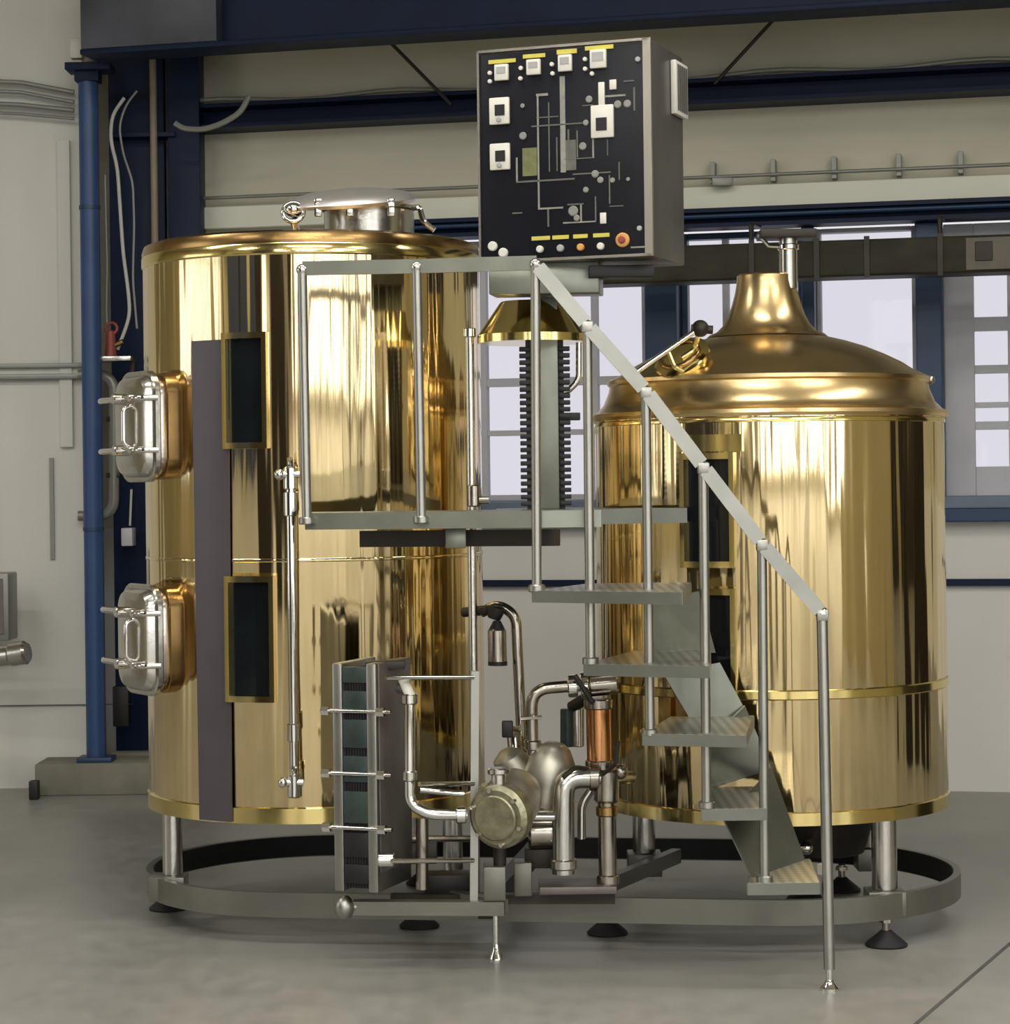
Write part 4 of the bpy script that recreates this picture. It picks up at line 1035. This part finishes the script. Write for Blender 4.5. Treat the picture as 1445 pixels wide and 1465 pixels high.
# S pipe from heat exchanger to pump
s1_ = thing('product_pipe', at(588, 1100, 7.0), 'bright S-shaped steel pipe dropping from heat exchanger to olive pump', 'pipe')
m = MB(); m.tube([at(x, y, Y) for x, y, Y in ((572, 985, 7.06), (586, 988, 7.0), (586, 1150, 7.0), (612, 1165, 6.99), (668, 1166, 7.0))], .0165, .07); m.build('tube', 'chrome', s1_)
m = MB(); m.tube([at(x, y, Y) for x, y, Y in ((600, 1130, 7.05), (640, 1134, 7.08), (664, 1136, 7.08))], .010, .03); m.build('branch', 'chrome', s1_)
ferrule(at(586, 1000, 7.0), (0, 0, 1), .025, 'clamp', s1_); ferrule(at(660, 1166, 7.0), (1, 0, 0), .026, 'clamp', s1_); ferrule(at(586, 1110, 7.0), (0, 0, 1), .023, 'clamp', s1_, 'stainless')
m = MB(); m.tube([at(604, 1170, 7.16), at(604, 1272, 7.16)], .02); m.build('drop_leg', 'pipe_steel', s1_)
m = MB(); m.cyl(at(577, 972, 7.02), at(588, 998, 6.99), .016); m.build('elbow_cap', 'white_plastic', s1_)

# horizontal discharge between the pumps and U pipe
u1 = thing('product_pipe', at(806, 1230, 7.18), 'thick inverted-U steel pipe standing between the pumps and the kettle', 'pipe')
m = MB(); m.tube([at(x, y, Y) for x, y, Y in ((806, 1250, 7.18), (806, 1112, 7.18), (858, 1112, 7.2))], .035, .10, seg=20); m.build('tube', 'stainless', u1)
m = MB(); m.tube([at(x, y, Y) for x, y, Y in ((832, 1200, 7.28), (832, 1150, 7.28), (846, 1130, 7.28))], .014, .04); m.build('branch', 'stainless', u1)
m = MB(); m.tube([at(735, 1168, 7.14), at(800, 1168, 7.18)], .017); m.build('cross_pipe', 'chrome', u1)
ferrule(at(806, 1236, 7.18), (0, 0, 1), .043, 'clamp', u1, 'stainless'); ferrule(at(850, 1112, 7.2), (1, 0, 0), .043, 'clamp', u1, 'pipe_steel')
m = MB(); p = at(838, 1100, 7.14); m.tube([p, at(822, 1098, 7.1), at(806, 1112, 7.08)], .008, .02, seg=8); m.build('valve_handle', 'dark_steel', u1)
# kettle outlet column
v1 = thing('valve_column', at(872, 1270, 7.2), 'dark steel valve column below the kettle outlet, right of the inverted-U pipe', 'valve')
m = MB(); m.tube([at(870, 1270, 7.2), at(868, 1130, 7.2)], .029, seg=18); m.build('tube', 'pipe_steel', v1)
m = MB(); m.cyl(at(868, 1148, 7.2), at(868, 1100, 7.2), .04, bevel=.008); m.build('valve_body', 'pipe_steel', v1)
m = MB(); m.cyl(at(868, 1114, 7.2), at(902, 1112, 7.36), .02); m.ball(at(888, 1104, 7.2), .024); m.build('outlet', 'pipe_steel', v1)
ferrule(at(868, 1160, 7.2), (0, 0, 1), .034, 'clamp', v1, 'brass_dark'); ferrule(at(870, 1258, 7.2), (0, 0, 1), .036, 'clamp', v1, 'pipe_steel')
m = MB(); m.tube([at(862, 1108, 7.15), at(880, 1094, 7.1), at(884, 1060, 7.1)], .007, .01, seg=8); m.build('handle', 'dark_steel', v1)
# copper-coloured cylinder between two valves
cp = thing('sight_tube', at(858, 1090, 7.24), 'upright copper-brown tube between the upper and lower kettle valves', 'tube')
m = MB(); m.cyl(at(858, 1096, 7.27), at(856, 1003, 7.27), .04, seg=28); m.build('tube', 'copper', cp)
ferrule(at(858, 1094, 7.27), (0, 0, 1), .046, 'clamp', cp, 'pipe_steel'); ferrule(at(856, 1007, 7.27), (0, 0, 1), .046, 'clamp', cp, 'pipe_steel')
# upper elbow pipe with valve
e1_ = thing('product_pipe', at(764, 1100, 7.28), 'dark elbow pipe rising from the pumps to the upper kettle valve', 'pipe')
m = MB(); m.tube([at(x, y, Y) for x, y, Y in ((762, 1080, 7.30), (760, 986, 7.30), (838, 980, 7.30))], .019, .06, seg=18); m.build('tube', 'pipe_steel', e1_)
m = MB(); m.cyl(at(812, 982, 7.30), at(826, 981, 7.30), .036, bevel=.004); m.cyl(at(830, 981, 7.30), at(842, 980, 7.30), .042, bevel=.004); m.build('valve_body', 'chrome', e1_)
m = MB(); m.cyl(at(842, 980, 7.30), at(884, 976, 7.30), .038, bevel=.006); m.build('valve_flange', 'pipe_steel', e1_)
m = MB(); m.tube([at(822, 966, 7.25), at(838, 990, 7.24), at(848, 1006, 7.22)], .009, .01, seg=8); m.build('handle', 'dark_steel', e1_)
m = MB(); m.tube([at(745, 1028, 7.25), at(775, 1026, 7.25)], .006, seg=8); m.build('tie_rod', 'chrome', e1_)
ferrule(at(762, 1066, 7.30), (0, 0, 1), .028, 'clamp', e1_, 'pipe_steel')
# tall cane pipe with sample bottle
e2_ = thing('product_pipe', at(742, 1090, 7.38), 'tall cane-shaped steel pipe hooking over to the tall vessel', 'pipe')
m = MB(); m.tube([at(x, y, Y) for x, y, Y in ((748, 1090, 7.4), (738, 880, 7.40), (712, 864, 7.42), (690, 876, 7.46))], .017, .06, seg=16); m.build('tube', 'pipe_steel', e2_)
m = MB(); m.cyl(at(712, 868, 7.40), at(706, 886, 7.40), .028, .022, bevel=.005); m.cyl(at(664, 876, 7.52), at(704, 872, 7.42), .016); m.build('valve_body', 'dark_steel', e2_)
m = MB(); m.cyl(at(728, 1043, 7.34), at(744, 1043, 7.36), .010); m.build('valve_stem', 'chrome', e2_)
m = MB(); m.box(at(726, 1043, 7.33), (.018, .018, .026), .005); m.build('valve_knob', 'black', e2_)
m = MB(); m.tube([at(736, 1050, 7.4), at(742, 1110, 7.34)], .026, seg=14); m.build('check_valve', 'pipe_steel', e2_)
sb = thing('sample_tube', at(711, 950, 7.38), 'short dark cylinder hanging from the cane-shaped pipe', 'sample tube')
m = MB(); m.cyl(at(712, 950, 7.38), at(711, 900, 7.38), .030, seg=28, bevel=.004); m.build('tube', 'pipe_steel', sb)
m = MB(); m.cyl(at(711, 900, 7.38), at(711, 888, 7.38), .026, .012); m.build('neck', 'black', sb)
m = MB(); m.cyl(at(712, 952, 7.38), at(712, 946, 7.38), .031); m.build('end_cap', 'black', sb)
# second dark cylinder behind the copper tube
d2 = thing('filter_housing', at(825, 1065, 7.6), 'slim dark glass cylinder with pale core beside the copper-brown tube', 'filter')
m = MB(); m.cyl(at(812, 1068, 7.55), at(812, 1014, 7.55), .024, seg=24, bevel=.003); m.build('housing', 'teal', d2)
m = MB(); m.cyl(at(826, 1068, 7.55), at(826, 1012, 7.55), .022, seg=24, bevel=.003); m.build('core', 'stainless', d2)
m = MB(); m.cyl(at(818, 1012, 7.55), at(840, 998, 7.5), .02, seg=16); m.build('cap', 'dark_steel', d2)
# long upright pipe beside the tall vessel
lp2 = thing('riser_pipe', at(682, 1300, 7.3), 'long upright steel pipe between the two brass vessels, left of the mast', 'pipe')
Yr = 7.40
m = MB(); m.cyl(at(681, 1290, Yr), at(672, 472, Yr), .014, seg=18); m.build('tube', 'stainless', lp2)
m = MB(); p = at(678, 716, Yr - .02); m.cyl(p + V((0, 0, -.02)), p + V((0, 0, .05)), .022, bevel=.004); m.cyl(p, p + V((.05, -.01, .0)), .012); m.build('valve', 'pipe_steel', lp2)
m = MB(); p = at(672, 474, Yr); m.cyl(p + V((0, 0, -.02)), p + V((0, 0, .01)), .02, bevel=.003); m.build('coupling', 'chrome', lp2)
m = MB(); m.tube([at(682, 1200, Yr), at(560, 1200, Yr - .04)], .010, seg=8); m.build('branch', 'pipe_steel', lp2)

# ================================================================== LIGHT
def area(name, loc, rot, sx, sy, power, col):
    l = bpy.data.lights.new(name, 'AREA'); l.shape = 'RECTANGLE'; l.size = sx; l.size_y = sy; l.energy = power; l.color = col
    o = bpy.data.objects.new(name, l); COL.objects.link(o); o.location = loc; o.rotation_euler = rot
    return o
DAY = (1.0, .985, .95)
K = 1.0
for i, (xa, xb) in enumerate(xs_):
    area('daylight', ((xa + xb) / 2, YB - .3, 2.25), (R(90), 0, R(0)), xb - xa, 3.8, (5.0, 7.5, 9.0, 7.5, 10.0)[i] * (xb - xa) * 3.8, DAY)
for yc, q in ((-7.0, 10), (-3.7, 8), (-.4, 9)):
    area('daylight', (XR + .3, yc, 2.25), (R(90), 0, R(90)), 3.0, 3.9, q * 11.7, DAY)
area('daylight', (XL - .3, 6.1, 2.25), (R(90), 0, R(-90)), 3.0, 3.1, 3.2 * 9.3, DAY)
for y in (-4, -.5, 3.0, 6.2):
    for x in (-4.2, -.4, 3.6):
        area('fill_lamp', (x, y, 5.0), (0, 0, 0), 2.4, .35, {-4: 150, -.5: 130, 3.0: 75, 6.2: 66}[y] * K, (1.0, .965, .90))  # unseen ceiling lamps added as fill, stronger towards the front wall

w = bpy.data.worlds.new('World'); sc.world = w; w.use_nodes = True
bg = w.node_tree.nodes['Background']; bg.inputs[0].default_value = (.84, .82, .85, 1); bg.inputs[1].default_value = 1.0

# ================================================================== CAMERA
cam = bpy.data.cameras.new('Camera'); co = bpy.data.objects.new('Camera', cam); COL.objects.link(co)
cam.sensor_fit = 'HORIZONTAL'; cam.sensor_width = 36; cam.lens = F / 1445 * 36
cam.shift_y = -(1465 / 2 - CY) / 1445
cam.clip_start = .05; cam.clip_end = 200
co.matrix_world = Matrix.Translation((0, 0, HC)) @ Matrix.Rotation(R(90), 4, 'X') @ Matrix.Rotation(-TH, 4, 'Z')
sc.camera = co
sc.view_settings.view_transform = 'Standard'; sc.view_settings.look = 'None'
sc.view_settings.exposure = 0.0; sc.view_settings.gamma = 1.0; sc.view_settings.use_curve_mapping = False
sc.cycles.use_denoising = True
sc.cycles.max_bounces = 10; sc.cycles.glossy_bounces = 6; sc.cycles.diffuse_bounces = 5
sc.cycles.sample_clamp_indirect = 6
sc.cycles.caustics_reflective = False; sc.cycles.caustics_refractive = False
